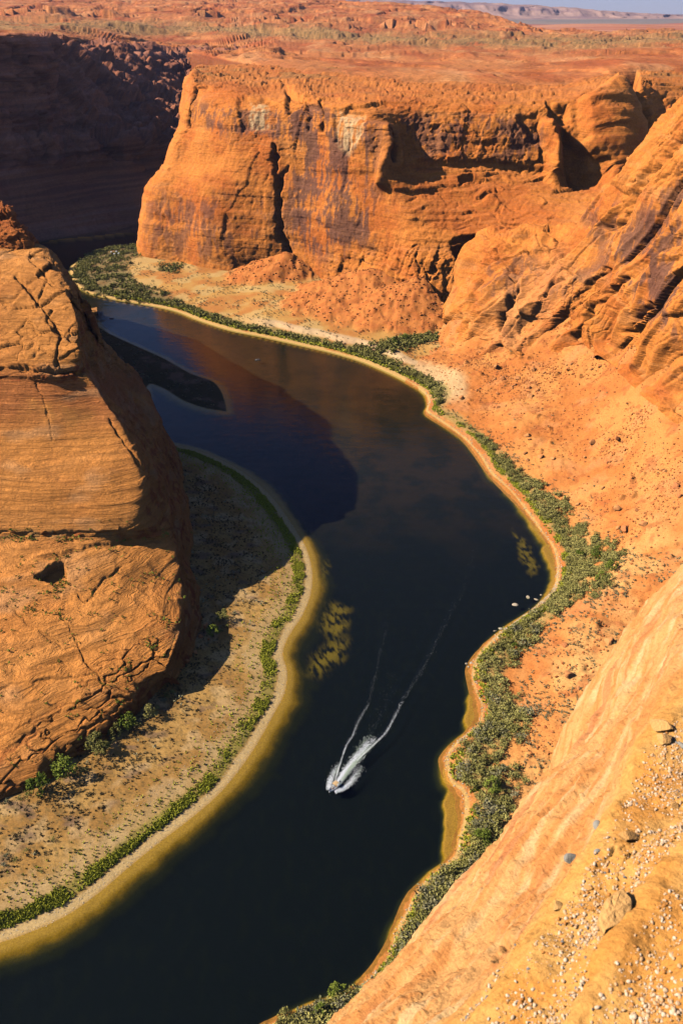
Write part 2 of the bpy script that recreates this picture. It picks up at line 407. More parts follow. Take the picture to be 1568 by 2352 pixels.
FC.warp(); FC.d += 17 * area(FC.XW, FC.YW, [(1335, 235), (1420, 190), (1458, 300), (1466, 420), (1400, 432), (1340, 400)], 14) + 8 * np.exp(-((X - 1415) / 60) ** 2 - ((Y - 320) / 100) ** 2)
FC.hollow([(1428, 160), (1452, 165), (1470, 220), (1490, 280), (1530, 330), (1545, 420), (1470, 430), (1462, 340), (1432, 240)], 52, 9)
FC.hollow([(1255, 235), (1300, 240), (1310, 285), (1270, 285)], 10, 6)
FC.hollow([(1185, 270), (1235, 260), (1250, 330), (1225, 330)], 5, 7)
FC.d += -4 * area(X, Y, [(960, 368), (1130, 368), (1310, 400), (1310, 412), (1120, 388), (960, 384)], 6)
FC.hollow([(1052, 405), (1080, 402), (1110, 412), (1060, 420)], 7, 4)
FC.hollow([(1040, 572), (1080, 555), (1120, 552), (1110, 600), (1095, 650), (1085, 690), (1065, 640), (1055, 600)], 32, 7)
FC.crack([(1098, 700), (1090, 650), (1070, 610), (1045, 570)], 7, 18)
FC.hollow([(940, 745), (1010, 700), (1025, 705), (1010, 750)], 14, 5)
FC.hollow([(1040, 548), (1110, 540), (1110, 552), (1040, 560)], 8, 4)
FC.d += 24 * np.exp(-((X - 862) / 30) ** 2 - ((Y - 645) / 30) ** 2) * (1 + .5 * (wv - .5))     # rock tower on the scree
FC.hollow([(840, 655), (895, 640), (895, 670), (850, 675)], 6, 5)
FC.apply(); P = FC.P
c = rock_colour(P, 101)
vm = np.clip(area(X, Y, [(640, 250), (690, 225), (880, 250), (860, 420), (870, 560), (700, 600), (650, 560)], 40) + .7 * area(X, Y, [(340, 440), (620, 450), (620, 570), (480, 600), (340, 560)], 40)
             + .8 * area(X, Y, [(430, 235), (640, 250), (640, 320), (500, 310), (430, 290)], 15) + .8 * area(X, Y, [(920, 260), (1150, 260), (1250, 300), (1240, 370), (930, 365)], 20), 0, 1)
c = add_varnish(c, P, (vm * .95 + .12) * ss(.2, .5, FC.steep), 71)
pm = np.maximum(area(X, Y, [(575, 232), (612, 235), (614, 292), (590, 305), (572, 290)], 7), area(X, Y, [(772, 255), (838, 262), (832, 318), (800, 356), (768, 330)], 9)) * ss(-.25, .25, fbm(P / np.array([5., 5., 60.]), 3, 77) + .12)
c = mixc(c, (.62, .42, .22), .85 * pm)
c = mixc(c, (.50, .18, .055), ss(.75, .95, np.abs(FC.N[..., 2])) * .4)
top = ss(205, 165, Y)
sc = top * ss(.0, .3, fbm(P / 60., 4, 88)) * .45
c = mixc(c, (.22, .17, .07), sc)
FC.build('far_cliff', M_cliff, c); tag(FC.obj, 'tall orange sandstone cliff with a long black vertical crack, across the river', None, None, 'structure')

# ================================================================== SHADED CANYON WALL (far left)
wl = [
 [(-420, 570, 1090), (-420, 500, 1105), (-420, 420, 1120), (-420, 350, 1130), (-420, 320, 1140), (-500, 210, 1160), (-620, 112, 1180), (-660, 90, 1500)],
 [(-150, 563, 1232), (-150, 480, 1256), (-150, 400, 1280), (-150, 335, 1292), (-150, 300, 1306), (-260, 200, 1326), (-400, 108, 1345), (-420, 80, 1650)],
 [(0, 560, 1292), (0, 480, 1328), (0, 400, 1362), (0, 335, 1376), (0, 300, 1398), (0, 200, 1428), (0, 80, 1452), (0, 78, 1760)],
 [(110, 556, 1330), (110, 475, 1385), (110, 395, 1432), (110, 330, 1448), (110, 300, 1488), (110, 198, 1540), (110, 92, 1580), (110, 88, 1860)],
 [(220, 548, 1368), (220, 470, 1438), (220, 388, 1496), (218, 325, 1512), (213, 298, 1600), (180, 200, 1740), (130, 95, 1900), (125, 91, 2200)],
 [(330, 534, 1430), (330, 450, 1500), (330, 378, 1560), (330, 332, 1580), (322, 308, 1700), (275, 222, 1920), (185, 100, 2150), (180, 95, 2450)],
 [(420, 514, 1560), (420, 440, 1620), (420, 372, 1700), (425, 338, 1730), (412, 312, 1850), (368, 235, 2080), (262, 105, 2350), (258, 100, 2600)],
 [(520, 500, 1640), (520, 430, 1720), (520, 370, 1800), (520, 340, 1830), (512, 315, 1960), (470, 238, 2250), (370, 114, 2550), (366, 108, 2850)],
]
wl.append([(640, 490, 1700), (640, 430, 1780), (640, 370, 1870), (640, 340, 1910), (640, 315, 2040), (620, 238, 2330), (600, 128, 2640), (600, 118, 2940)])
WL = Patch(cols(wl), 2.6, (1, -1, .6))
P, X, Y = WL.P, WL.X, WL.Y
up = ss(400, 360, Y) * ss(70, 95, Y); st = ss(.2, .6, WL.steep)
wp = P + 14 * fbm(P / 60., 2, 8)[..., None]
g1, e1, v1 = facets(wp / np.array([52., 52., 70.]), 25, .5); g2, e2, v2 = facets(wp / np.array([21., 21., 26.]), 26, .6); g3, e3, v3 = facets(wp / 9., 27, .6)
WL.d += up * (26 * g1 - 4 * np.exp(-(e1 / .06) ** 2) + 10 * g2 - 3 * np.exp(-(e2 / .08) ** 2) + 3 * g3) * (.35 + .65 * ss(80, 150, Y)) + up * 10 * (ridged(P / np.array([80., 80., 400.]), 2, 35) - .4)
WL.d += 6 * fbm(P / 110., 2, 13) + (1 - up) * (2.5 * fbm(P / np.array([30., 30., 120.]), 3, 14) + 1.2 * g3) + 11 * up * ledges(P, 24., 43) + 4 * up * ledges(P, 8., 44, 5)
WL.d += up * 22 * np.exp(-(segdist(X, Y, [(235, 330), (300, 322), (360, 345), (420, 352)]) / 16) ** 2)
WL.apply(); P = WL.P
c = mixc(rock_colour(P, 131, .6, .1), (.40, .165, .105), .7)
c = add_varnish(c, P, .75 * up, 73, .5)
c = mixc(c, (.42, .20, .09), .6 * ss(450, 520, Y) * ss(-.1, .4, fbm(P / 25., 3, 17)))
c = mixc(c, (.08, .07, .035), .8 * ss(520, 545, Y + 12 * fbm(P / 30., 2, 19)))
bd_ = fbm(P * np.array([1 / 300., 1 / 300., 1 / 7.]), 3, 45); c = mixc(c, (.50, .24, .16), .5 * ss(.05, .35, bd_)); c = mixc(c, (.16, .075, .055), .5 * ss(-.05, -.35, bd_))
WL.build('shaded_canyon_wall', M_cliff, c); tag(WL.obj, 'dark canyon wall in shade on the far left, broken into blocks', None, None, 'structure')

# ================================================================== PLATEAU behind both
pl = [
 [(-420, 74, 1400), (-100, 87, 1560), (60, 92, 1750), (130, 96, 2050), (185, 100, 2300), (262, 105, 2500), (400, 116, 2700), (640, 150, 1560), (800, 160, 1420), (1000, 172, 1360), (1200, 176, 1340), (1320, 172, 1350), (1450, 152, 1400), (1650, 150, 1440), (1900, 140, 1440)],
 [(-420, 58, 2000), (-100, 68, 2100), (100, 76, 2300), (220, 84, 2700), (330, 92, 3000), (430, 102, 3100), (520, 114, 2800), (640, 122, 2300), (800, 130, 2100), (1000, 138, 1950), (1200, 138, 1900), (1320, 132, 1900), (1450, 122, 1950), (1650, 115, 2000), (1900, 110, 2000)],
 [(-420, 42, 3000), (-100, 46, 3000), (100, 52, 3100), (220, 57, 3300), (330, 62, 3500), (430, 68, 3550), (520, 74, 3350), (640, 84, 3100), (800, 94, 2900), (1000, 104, 2750), (1200, 108, 2700), (1320, 106, 2700), (1450, 98, 2800), (1650, 96, 2900), (1900, 92, 2900)],
 [(-420, 28, 3900), (-100, 30, 3900), (100, 33, 3950), (220, 36, 4000), (330, 39, 4000), (430, 42, 4000), (520, 44, 4000), (640, 49, 3900), (800, 58, 3800), (1000, 72, 3600), (1200, 84, 3500), (1320, 88, 3500), (1450, 84, 3600), (1650, 82, 3700), (1900, 80, 3700)],
 [(-420, 18, 4200), (-100, 20, 4200), (100, 22, 4250), (220, 24, 4300), (330, 26, 4300), (430, 28, 4300), (520, 30, 4300), (640, 34, 4250), (800, 42, 4200), (1000, 56, 4100), (1200, 74, 4100), (1320, 79, 4100), (1450, 78, 4200), (1650, 76, 4300), (1900, 75, 4300)],
 [(-420, -2, 5200), (-100, 0, 5200), (100, 2, 5200), (220, 3, 5200), (330, 3, 5200), (430, 4, 5200), (520, 2, 5200), (640, 1, 5200), (800, 8, 5000), (1000, 21, 4800), (1150, 42, 4600), (1205, 72, 4500), (1450, 74, 4800), (1650, 73, 4900), (1900, 72, 4900)],
 [(-420, -4, 5600), (-100, -2, 5600), (100, 0, 5600), (220, 0, 5600), (330, 0, 5600), (430, 1, 5600), (520, -1, 5600), (640, -3, 5600), (800, 5, 5300), (1000, 18, 5000), (1130, 38, 4800), (1195, 68, 4700), (1450, 72, 5200), (1650, 71, 5300), (1900, 70, 5300)],
 [(-420, 12, 7000), (-100, 12, 7000), (100, 12, 7000), (220, 12, 7000), (330, 12, 7000), (430, 12, 7000), (520, 12, 7000), (640, 12, 7000), (800, 22, 6600), (1000, 40, 6200), (1130, 60, 6000), (1190, 76, 5700), (1450, 80, 6000), (1650, 80, 6000), (1900, 80, 6000)],
]
pl.insert(0, [('w', *(pt(*c_) * (pt(*c_)[1] - 90) / pt(*c_)[1] + np.array([0, 0, -45]))) for c_ in pl[0]])
PLT = Patch(pl, 1.9, (0, 0, 1), cap=240)
P, X, Y = PLT.P, PLT.X, PLT.Y
dist = P[..., 1]
A = np.clip(dist / 2200., .45, 1.6)
fl = P * np.array([1, .55, 0])
g1, e1, wv = facets(fl / 85. + .6 * fbm(fl / 130., 3, 8)[..., None], 45, .5)
PLT.d += A * (9 * fbm(fl / 170., 4, 23) + 11 * ss(-.1, .35, fbm(fl / 240., 3, 24)) * (g1 * .4 + .5 * facets(P * np.array([1 / 150., 1 / 60., 0]) + .3 * fbm(fl / 90., 2, 46)[..., None], 47, .4)[0]) + 6 * (ss(.0, .06, fbm(fl / np.array([330., 200., 1.]), 4, 29)) - .5) + 3 * fbm(fl / 30., 3, 25))
cl = np.exp(-((Y - np.interp(X, [-100, 200, 520, 640, 1000], [32, 38, 40, 46, 64])) / 7) ** 2)
PLT.d += 48 * cl * (wv - .35) * ss(-.2, .2, fbm(fl / 260., 2, 27) + .1)
PLT.d += A * 9 * np.exp(-(segdist(X, Y, [(560, 132), (640, 128)]) / 10) ** 2) * (wv + .3)
PLT.d *= np.where(Y > 60, .95, .9); PLT.apply(); P = PLT.P
a = fbm(fl / 120., 4, 33); b = fbm(P * np.array([1 / 160., 1 / 420., .09]), 4, 34)
c = mixc((.56, .21, .07), (.42, .125, .04), ss(-.2, .4, b))
c = mixc(c, (.60, .30, .13), .6 * ss(.1, .5, a - .3 * b))
band = np.exp(-((Y - np.interp(X, [-100, 0, 500, 1000, 1350, 1568], [60, 60, 66, 92, 100, 88])) / 15) ** 2)
c = mixc(c, (.38, .235, .09), np.clip(band * .65 + .15, 0, 1) * ss(-.3, .25, fbm(P * np.array([1 / 90., 1 / 260., 0]), 4, 35) + .5 * band - .1))
c = mixc(c, (.13, .10, .04), .75 * ss(.12, .4, fbm(P * np.array([1 / 9., 1 / 16., 0]), 2, 36)) * np.clip(band + .35 * ss(0, .3, -a), 0, 1))
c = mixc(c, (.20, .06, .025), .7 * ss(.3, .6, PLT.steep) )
PLT.build('plateau', M_plat, c); tag(PLT.obj, 'rolling orange slickrock plateau dotted with desert scrub', None, None, 'structure')

# distant plain and hills
ys = np.concatenate([np.linspace(4000, 12000, 90), np.linspace(12400, 60000, 60)]); an = np.linspace(-.75, .75, 260)
XX = np.tan(an)[None, :] * ys[:, None]; YY = np.repeat(ys[:, None], len(an), 1)
Pp = np.stack([XX, YY, np.full_like(XX, -84.)], -1)
q = Pp * np.array([1 / 1500., 1 / 900., 0])
Pp[..., 2] += 9 * fbm(q, 3, 51) * ss(4000, 5200, YY) + ss(9000, 30000, YY) * 45 + 26 * ss(.1, .5, fbm(q * .6, 3, 52)) * ss(5500, 7000, YY) * ss(14000, 9000, YY)
c = mixc((.55, .26, .15), (.45, .17, .09), ss(-.2, .3, fbm(q * np.array([1, 3, 1]), 4, 53)))
c = mixc(c, (.36, .09, .06), np.exp(-((YY - 8200 - XX * .2) / 500) ** 2) * .8)
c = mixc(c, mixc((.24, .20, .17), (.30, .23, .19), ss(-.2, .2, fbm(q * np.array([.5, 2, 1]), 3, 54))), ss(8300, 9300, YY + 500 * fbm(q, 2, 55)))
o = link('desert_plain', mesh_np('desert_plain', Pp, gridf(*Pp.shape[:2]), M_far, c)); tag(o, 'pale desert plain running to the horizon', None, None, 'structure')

def ridge(name, prof, y0, depth, basez, seed, rough, colA, colB, label, nx=420, ny=46):
    xs = np.linspace(prof[0][0], prof[-1][0], nx); top = np.interp(xs, [p[0] for p in prof], [p[1] for p in prof])
    zt = np.array([pt(x, y, y0 + depth * .5)[2] for x, y in zip(xs, top)])
    t = np.linspace(0, 1, ny)
    zz = basez + (zt - basez)[None, :] * np.interp(t, [0, .12, .3, .42, .55, .7, 1], [0, .12, .3, .85, 1, .95, 0])[:, None]
    yy = (y0 + depth * t)[:, None] + 0 * xs[None, :]
    xx = ((xs - CX) / FOC / cp)[None, :] * (y0 + depth * .5) + 0 * yy
    Q = np.stack([xx, yy, zz], -1)
    g = ridged(Q * np.array([1 / 420., 1 / 900., 1 / 500.]), 4, seed)
    Q[..., 1] -= rough * (g - .4) * np.interp(t, [0, .15, .4, .8, 1], [0, .6, 1, .4, 0])[:, None]
    Q[..., 2] += .05 * rough * fbm(Q / 300., 3, seed + 3) * np.interp(t, [0, .2, .4, .8, 1], [0, .7, 1, .7, 0])[:, None]
    c = mixc(colA, colB, ss(-.3, .4, fbm(Q * np.array([1 / 700., 1 / 700., 1 / 60.]), 4, seed + 5)))
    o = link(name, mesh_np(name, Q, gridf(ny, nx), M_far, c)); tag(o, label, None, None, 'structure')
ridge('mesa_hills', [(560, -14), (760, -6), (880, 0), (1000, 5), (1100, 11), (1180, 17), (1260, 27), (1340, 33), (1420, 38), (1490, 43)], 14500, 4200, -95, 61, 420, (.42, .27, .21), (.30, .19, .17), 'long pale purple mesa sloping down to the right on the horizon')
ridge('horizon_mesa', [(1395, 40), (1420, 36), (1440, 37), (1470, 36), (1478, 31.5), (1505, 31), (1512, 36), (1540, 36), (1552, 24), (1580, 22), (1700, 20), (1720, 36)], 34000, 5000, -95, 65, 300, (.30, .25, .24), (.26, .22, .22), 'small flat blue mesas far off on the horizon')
# ================================================================== NEAR SPUR (right)
def between(b, t, fr, bulge, lift=0):
    A, B = pt(*b), pt(*t); q = A + (B - A) * fr; q[0] -= bulge; q[1] -= bulge * .5; q[2] += lift
    return ('w', *q)
sb = [(1000, 735, 905), (1018, 778, 862), (1080, 806, 800), (1150, 822, 752), (1230, 808, 738), (1300, 800, 716), (1400, 778, 684), (1480, 845, 606), (1568, 915, 536), (1720, 1000, 500)]
tp = [(1100, 560, 960), (1106, 552, 948), (1140, 547, 905), (1190, 546, 872), (1250, 549, 846), (1322, 524, 828), (1405, 427, 812), (1480, 342, 786), (1568, 242, 735), (1720, 90, 660)]
rows = [[('w', *(pt(*b) + np.array([-8, -14, -12]))) for b in sb], sb]
for fr, bu in ((.25, 6), (.5, 11), (.75, 11), (.92, 6)):
    rows.append([between(b, t, fr, bu * (0.25 if k == 0 else 1)) for k, (b, t) in enumerate(zip(sb, tp))])
rows.append(tp)
rows.append([('w', *(pt(*t) + np.array([8, 22, 1]))) for t in tp]); rows.append([('w', *(pt(*t) + np.array([60, 90, 8 if k > 5 else -25]))) for k, t in enumerate(tp)])
SP = Patch(rows, 2.4, (-1, -.5, .4))
P, X, Y = SP.P, SP.X, SP.Y
st = ss(.15, .5, SP.steep)
# fins and joints running down to the left, sampled along a tilted direction
ax = np.array([-.12, .56, -.82]); ax /= np.linalg.norm(ax)
al = P @ ax; cr = P - al[..., None] * ax
wp = P + 6 * fbm(P / 40., 2, 83)[..., None]; al2 = wp @ ax; cr2 = wp - al2[..., None] * ax
Q = cr2 / 26. + (al2 / 330.)[..., None] * ax
SP.d += 11 * (ridged(Q * .8, 2, 81) - .45) + 7 * fbm(P / 80., 2, 82)
g1, e1, v1 = facets(cr2 / 26. + (al2 / 330.)[..., None] * ax, 85, .5); g2, e2, v2 = facets(cr2 / 8. + (al2 / 110.)[..., None] * ax, 86, .5); g3, e3, v3 = facets(wp / 5., 87, .6)
rg = ss(-.15, .4, fbm(P / 70., 2, 88)) * (1 - .8 * area(X, Y, [(1120, 790), (1190, 650), (1290, 590), (1330, 640), (1260, 740), (1160, 810)], 25))
SP.d += 6 * g1 - 1.6 * np.exp(-(e1 / .04) ** 2) + (.6 + 1.6 * rg) * g2 - (.3 + .9 * rg) * np.exp(-(e2 / .06) ** 2) + (.45 + 1.1 * rg) * g3 + 1.2 * ledges(P, 10., 87) * rg - 1.3 * np.exp(-(facets(cr2 / 7. + (al2 / 150.)[..., None] * ax, 89, .5)[1] / .05) ** 2) * ss(-.2, .2, fbm(P / 30., 2, 90)) + .3 * fbm(P / 4., 2, 84)
for pl_, w, d in (([(1186, 660), (1150, 720), (1138, 748)], 5, 10), ([(1110, 650), (1090, 700), (1080, 745)], 5, 8), ([(1290, 640), (1240, 690)], 3.5, 5), ([(1330, 560), (1290, 600), (1180, 620)], 6, 5), ([(1400, 620), (1300, 700), (1250, 760)], 6, 8),
                  ([(1440, 640), (1350, 720), (1320, 770)], 6, 8), ([(1568, 420), (1530, 500), (1500, 640)], 7, 10), ([(1480, 400), (1400, 520)], 5, 7), ([(1568, 320), (1480, 420), (1420, 520)], 6, 8), ([(1500, 700), (1450, 760)], 5, 8)):
    SP.crack(pl_, w, d)
SP.apply(); P = SP.P
c = rock_colour(P, 141, .5, .35)
vm = np.clip(area(X, Y, [(1240, 690), (1390, 590), (1440, 520), (1568, 400), (1568, 780), (1480, 740), (1400, 620)], 30) * .95 + .6 * area(X, Y, [(1330, 500), (1400, 440), (1440, 500), (1380, 590)], 16) + .6 * area(X, Y, [(1110, 600), (1200, 560), (1250, 620), (1160, 720), (1100, 700)], 25) + .1, 0, 1)
c = add_varnish(c, P, vm, 75, .8, 40.)
pm = area(X, Y, [(1080, 800), (1180, 640), (1290, 570), (1330, 640), (1260, 720), (1160, 830)], 40) * .35
c = mixc(c, (.62, .31, .14), pm)
SP.build('right_spur', M_cliff, c); tag(SP.obj, 'ribbed sandstone spur descending to the scree on the right', None, None, 'structure')

# ================================================================== TALUS SLOPE and right bank
sh = [(930, 876), (976, 905), (982, 930), (977, 948), (1060, 1005), (1125, 1090), (1205, 1175), (1268, 1262), (1272, 1345), (1210, 1408), (1120, 1475), (1080, 1545), (1100, 1640), (1020, 1745), (1060, 1850), (1040, 1965), (950, 2050), (892, 2180), (800, 2280), (640, 2342), (420, 2480)]
tt = [(1000, 778, -291), (1030, 790, -287), (1060, 800, -284), (1085, 806, -281), (1180, 806, -268), (1300, 790, -252), (1420, 760, -232), (1500, 835, -224), (1568, 890, -222), (1680, 960, -219), (1780, 1060, -221), (1820, 1180, -230), (1820, 1300, -240), (1800, 1420, -252), (1750, 1560, -260), (1650, 1720, -267), (1550, 1880, -272), (1420, 2040, -277), (1280, 2200, -282), (1020, 2400, -287), (700, 2600, -290)]
rows = [[], [], [], [], [], [], []]
for s_, t_ in zip(sh, tt):
    A = pt(*s_, WZ); B = pt(*t_); D = B - A; L = np.hypot(D[0], D[1]); e = D / L
    w = min(26, L * .3)
    def at(m, z): return ('w', A[0] + e[0] * m, A[1] + e[1] * m, z)
    hi = B[2] - WZ
    rows[0].append(at(-3, -300.6)); rows[1].append(at(3, -299.2)); rows[2].append(at(w * .5, -297.6)); rows[3].append(at(w, -296.2))
    k = .36 if hi > 30 else .5
    rows[4].append(at(w + (L - w) * .5, -296 + (hi - 4) * k)); rows[5].append(('w', *B)); rows[6].append(at(L * 1.0 + 60, B[2] + 40))
TL = Patch(rows, 2.5, (-.5, 0, 1))
P, X, Y = TL.P, TL.X, TL.Y
sd, dr, dl = shore_sd(P[..., 0], P[..., 1]); sd = np.where(dr < dl, sd, np.abs(sd))
TL.sd = sd
inl = ss(18, 45, sd)
TL.d += inl * (4.0 * fbm(P / 55., 3, 91) + 1.3 * fbm(P / 12., 3, 92) + 2.0 * (ridged(np.stack([P[..., 1] / 20. + P[..., 0] / 60., P[..., 0] / 140., P[..., 2] / 100.], -1), 3, 93) - .4)) + .35 * fbm(P / 4., 2, 94)
w1, w2, wv = worley(P / 5.5 + .3 * fbm(P / 8., 2, 95)[..., None], 96)
blocky = inl * ss(.0, .35, fbm(P / 45., 3, 97) + .15)
TL.d += blocky * 2.6 * (ss(.62, .9, wv) * ss(.55, .2, w1))
TL.apply(); P = TL.P
a = fbm(P / 40., 4, 99)
c = mixc((.61, .265, .078), (.53, .195, .052), ss(-.25, .3, a))
c = mixc(c, (.58, .26, .10), .6 * ss(.05, .5, fbm(P / 22., 3, 103)))
low = ss(1040, 1380, Y) * ss(14, 40, sd)
c = mixc(c, (.64, .36, .13), low * .9 * ss(-.3, .3, fbm(P / 30., 3, 104)))
c = mixc(c, (.60, .42, .22), .8 * ss(45, 30, sd + 10 * a) * ss(940, 900, Y + 0 * X) * ss(2, 6, sd))
c = mixc(c, (.36, .105, .035), .5 * ss(.15, .5, fbm(P / 9., 3, 105)) * inl)
c = mixc(c, (.40, .30, .11), .7 * ss(4, 9, sd) * ss(22, 14, sd + 8 * a))
c = mixc(c, (.58, .36, .13), ss(3.4, 1.6, sd + 2.0 * a))
c = mixc(c, (.48, .20, .05), ss(1.2, .2, sd))
TL.build('talus_slope', M_talus, c); tag(TL.obj, 'orange scree slope rising from the shrubs on the right bank', None, None, 'structure')

# ================================================================== FAR POINT BAR
sj = [(345, 548), (318, 563), (285, 567), (250, 570), (200, 590), (168, 610), (168, 640), (200, 670), (260, 686), (330, 698), (400, 713), (460, 736), (530, 758), (600, 772), (680, 790), (750, 806), (820, 826), (880, 850), (940, 880), (976, 905), (990, 925)]
tj = [(380, 560), (345, 572), (335, 578), (330, 582), (328, 586), (332, 590), (345, 595), (370, 600), (400, 605), (440, 612), (490, 618), (540, 624), (600, 632), (660, 640), (720, 650), (780, 662), (850, 680), (930, 705), (1000, 745), (1050, 790), (1100, 820)]
rows = [[], [], [], [], []]
for s_, t_ in zip(sj, tj):
    A = pt(*s_, WZ); B = pt(*t_, -291); D = B - A; L = max(np.hypot(D[0], D[1]), 1); e = D / L; w = min(22, L * .35)
    def at(m, z): return ('w', A[0] + e[0] * m, A[1] + e[1] * m, z)
    rows[0].append(at(-3, -300.6)); rows[1].append(at(3, -299.2)); rows[2].append(at(w, -297.2)); rows[3].append(at(w + (L - w) * .35, -294)); rows[4].append(at(L + 25, -288))
PJ = Patch(rows, 2.3, (0, -.3, 1))
P, X, Y = PJ.P, PJ.X, PJ.Y
sd, dr, dl = shore_sd(P[..., 0], P[..., 1]); PJ.sd = sd
def cone(px, py, y, slope, rx, P):
    A = pt(px, py, y)
    r = np.sqrt(((P[..., 0] - A[0]) / rx) ** 2 + (P[..., 1] - A[1]) ** 2)
    return A[2] - slope * r
n1 = fbm(P / 30., 3, 111); n2 = fbm(P / 9., 3, 112)
w1, w2, wv = worley(P / 6. + .3 * n2[..., None], 113)
c1 = cone(655, 578, 1100, .52, 1.35, P); c2 = cone(860, 618, 1000, .36, 1.2, P); c3 = cone(955, 640, 955, .40, 1.2, P)
cz = np.maximum(np.maximum(c1, c2), c3) + 4 * n1 + 1.0 * n2 + 1.6 * (ss(.7, .95, wv) * ss(.5, .2, w1)) + 2.0 * (ridged(P / np.array([16., 40., 60.]), 2, 114) - .4)
base = P[..., 2] + .8 * n1 * ss(10, 30, sd)
terr = (X > 540) & (X < 930)
base = base + ss(540, 620, X) * ss(960, 900, X) * (3.2 * ss(24, 29, sd + 5 * n1) )
PJ.cone = ss(-2, 4, cz - base)
PJ.P = P.copy(); PJ.P[..., 2] = np.maximum(base, cz) + .4 * np.maximum(0, 4 - np.abs(cz - base)) * 0
n = normals(PJ.P); PJ.N = n if n[..., 2].mean() > 0 else -n
P = PJ.P
a = n1
c = mixc((.55, .30, .09), (.50, .215, .06), ss(-.3, .3, a))
c = mixc(c, (.58, .38, .15), ss(.0, .3, fbm(P / 35., 3, 115) + .25 * ss(480, 300, X)) * .8)
c = mixc(c, mixc((.58, .22, .06), (.51, .175, .048), ss(-.2, .3, n2 + .5 * (wv - .5))), PJ.cone)
bankm = ss(540, 640, X) * ss(22, 26, sd + 5 * n1) * ss(37, 32, sd + 5 * n1)
c = mixc(c, (.62, .43, .25), bankm * .8)
c = mixc(c, (.22, .19, .07), .7 * ss(4, 8, sd) * ss(26, 18, sd + 6 * a))
leftveg = area(X, Y, [(160, 640), (200, 580), (300, 558), (330, 570), (290, 610), (310, 650), (420, 690), (300, 700), (190, 680)], 10)
c = mixc(c, (.14, .12, .055), leftveg * .7)
c = mixc(c, (.58, .36, .13), ss(3.6, 1.8, sd + 2.0 * a))
PJ.leftveg = leftveg
PJ.build('far_point_bar', M_sand, c); tag(PJ.obj, 'sandy flat with scree cones at the foot of the far cliff', None, None, 'structure')

# ================================================================== LEFT BUTTE
bt = [
 [(-220, 1960, -297), (0, 1838, -297.5), (100, 1798, -297), (230, 1715, -297), (310, 1648, -297), (360, 1600, -297), (385, 1575, -296)],
 [(-220, 1880, -290), (0, 1775, -290), (100, 1730, -289), (220, 1655, -288), (300, 1592, -287), (345, 1556, -286), (376, 1540, -285)],
 [(-220, 1620, -278), (0, 1545, -277), (100, 1522, -276), (210, 1492, -276), (300, 1468, -277), (365, 1448, -278), (408, 1440, -280)],
 [(-220, 1420, -268), (0, 1385, -268), (100, 1372, -268), (210, 1370, -269), (300, 1366, -272), (365, 1362, -276), (420, 1372, -282)],
 [(-220, 1255, -258), (0, 1242, -258), (100, 1242, -258), (210, 1242, -259), (300, 1238, -262), (355, 1238, -266), (398, 1254, -270)],
 [(-220, 1215, -253), (0, 1216, -253), (100, 1216, -253), (210, 1218, -254), (300, 1216, -255), (350, 1214, -259), (386, 1205, -265)],
 [(-220, 1120, -237), (0, 1120, -237), (100, 1120, -237), (210, 1120, -238), (320, 1120, -240), (352, 1122, -246), (380, 1128, -258)],
 [(-220, 1000, -220), (0, 1000, -220), (100, 1000, -220), (210, 1000, -221), (292, 1002, -223), (335, 1015, -240), (379, 1050, -260)],
 [(-220, 880, -197), (0, 880, -197), (100, 880, -197), (200, 880, -199), (238, 905, -206), (312, 940, -238), (363, 965, -257)],
 [(-220, 858, -192), (0, 858, -192), (100, 860, -192), (180, 850, -192), (202, 856, -200), (285, 872, -234), (338, 895, -251)],
 [(-220, 770, -177), (0, 770, -177), (100, 780, -178), (180, 790, -179), (206, 800, -201), (248, 812, -222), (288, 830, -238)],
 [(-220, 690, -164), (0, 690, -164), (90, 700, -165), (172, 715, -167), (196, 735, -187), (214, 758, -204), (232, 778, -218)],
 [(-220, 600, -152), (0, 602, -152), (75, 610, -152), (132, 640, -155), (172, 690, -166), (200, 722, -188), (222, 755, -206)],
 [(-220, 560, -147), (0, 566, -148), (58, 566, -148), (98, 575, -149), (145, 612, -157), (180, 672, -168), (213, 738, -192)],
 [(-220, 520, -151), (-10, 535, -151), (35, 540, -154), (66, 552, -160), (110, 585, -168), (150, 625, -180), (190, 700, -195)],
 [(-220, 470, -160), (-20, 480, -160), (20, 490, -170), (45, 520, -185), (70, 560, -205), (110, 590, -215), (150, 640, -230)],
]
rows = []
for k, r in enumerate(bt):
    W = [pt(*c_) for c_ in r]
    cr_ = W[-1]; h = cr_[2] + 299
    near = k < 9
    f1 = cr_ + np.array([2 + .04 * h, .05 * h, -.35 * h]); f2 = cr_ + np.array([4 + .12 * h, .1 * h, -.8 * h]); f3 = cr_ + np.array([6 + .2 * h, .15 * h, -h - 1])
    rows.append([('w', *w_) for w_ in W] + [('w', *f1), ('w', *f2), ('w', *f3)])
back = []
for c_ in rows[-1]: back.append(('w', c_[1] - 30, c_[2] + 120, -300.))
rows.append(back)
BT = Patch(rows, 2.4, (0, -1, 1))
P, X, Y = BT.P, BT.X, BT.Y
st = ss(.2, .6, BT.steep)
n1 = fbm(P / 28., 4, 121); n2 = fbm(P / 7., 3, 122)
BT.d += 2.6 * fbm(P / 40., 2, 121) + .25 * n2 * (.4 + st)
flk = area(X, Y, [(190, 650), (245, 760), (395, 1030), (392, 1130), (360, 1110), (290, 980), (206, 870), (182, 780)], 16)
BT.d += (1 - flk) * ((1.0 + 1.2 * st) * ledges(P, 6., 123, 8) + .5 * ledges(P, 2.2, 124, 5)) + flk * 1.2 * facets(P / np.array([6., 6., 5.]), 133, .5)[0]
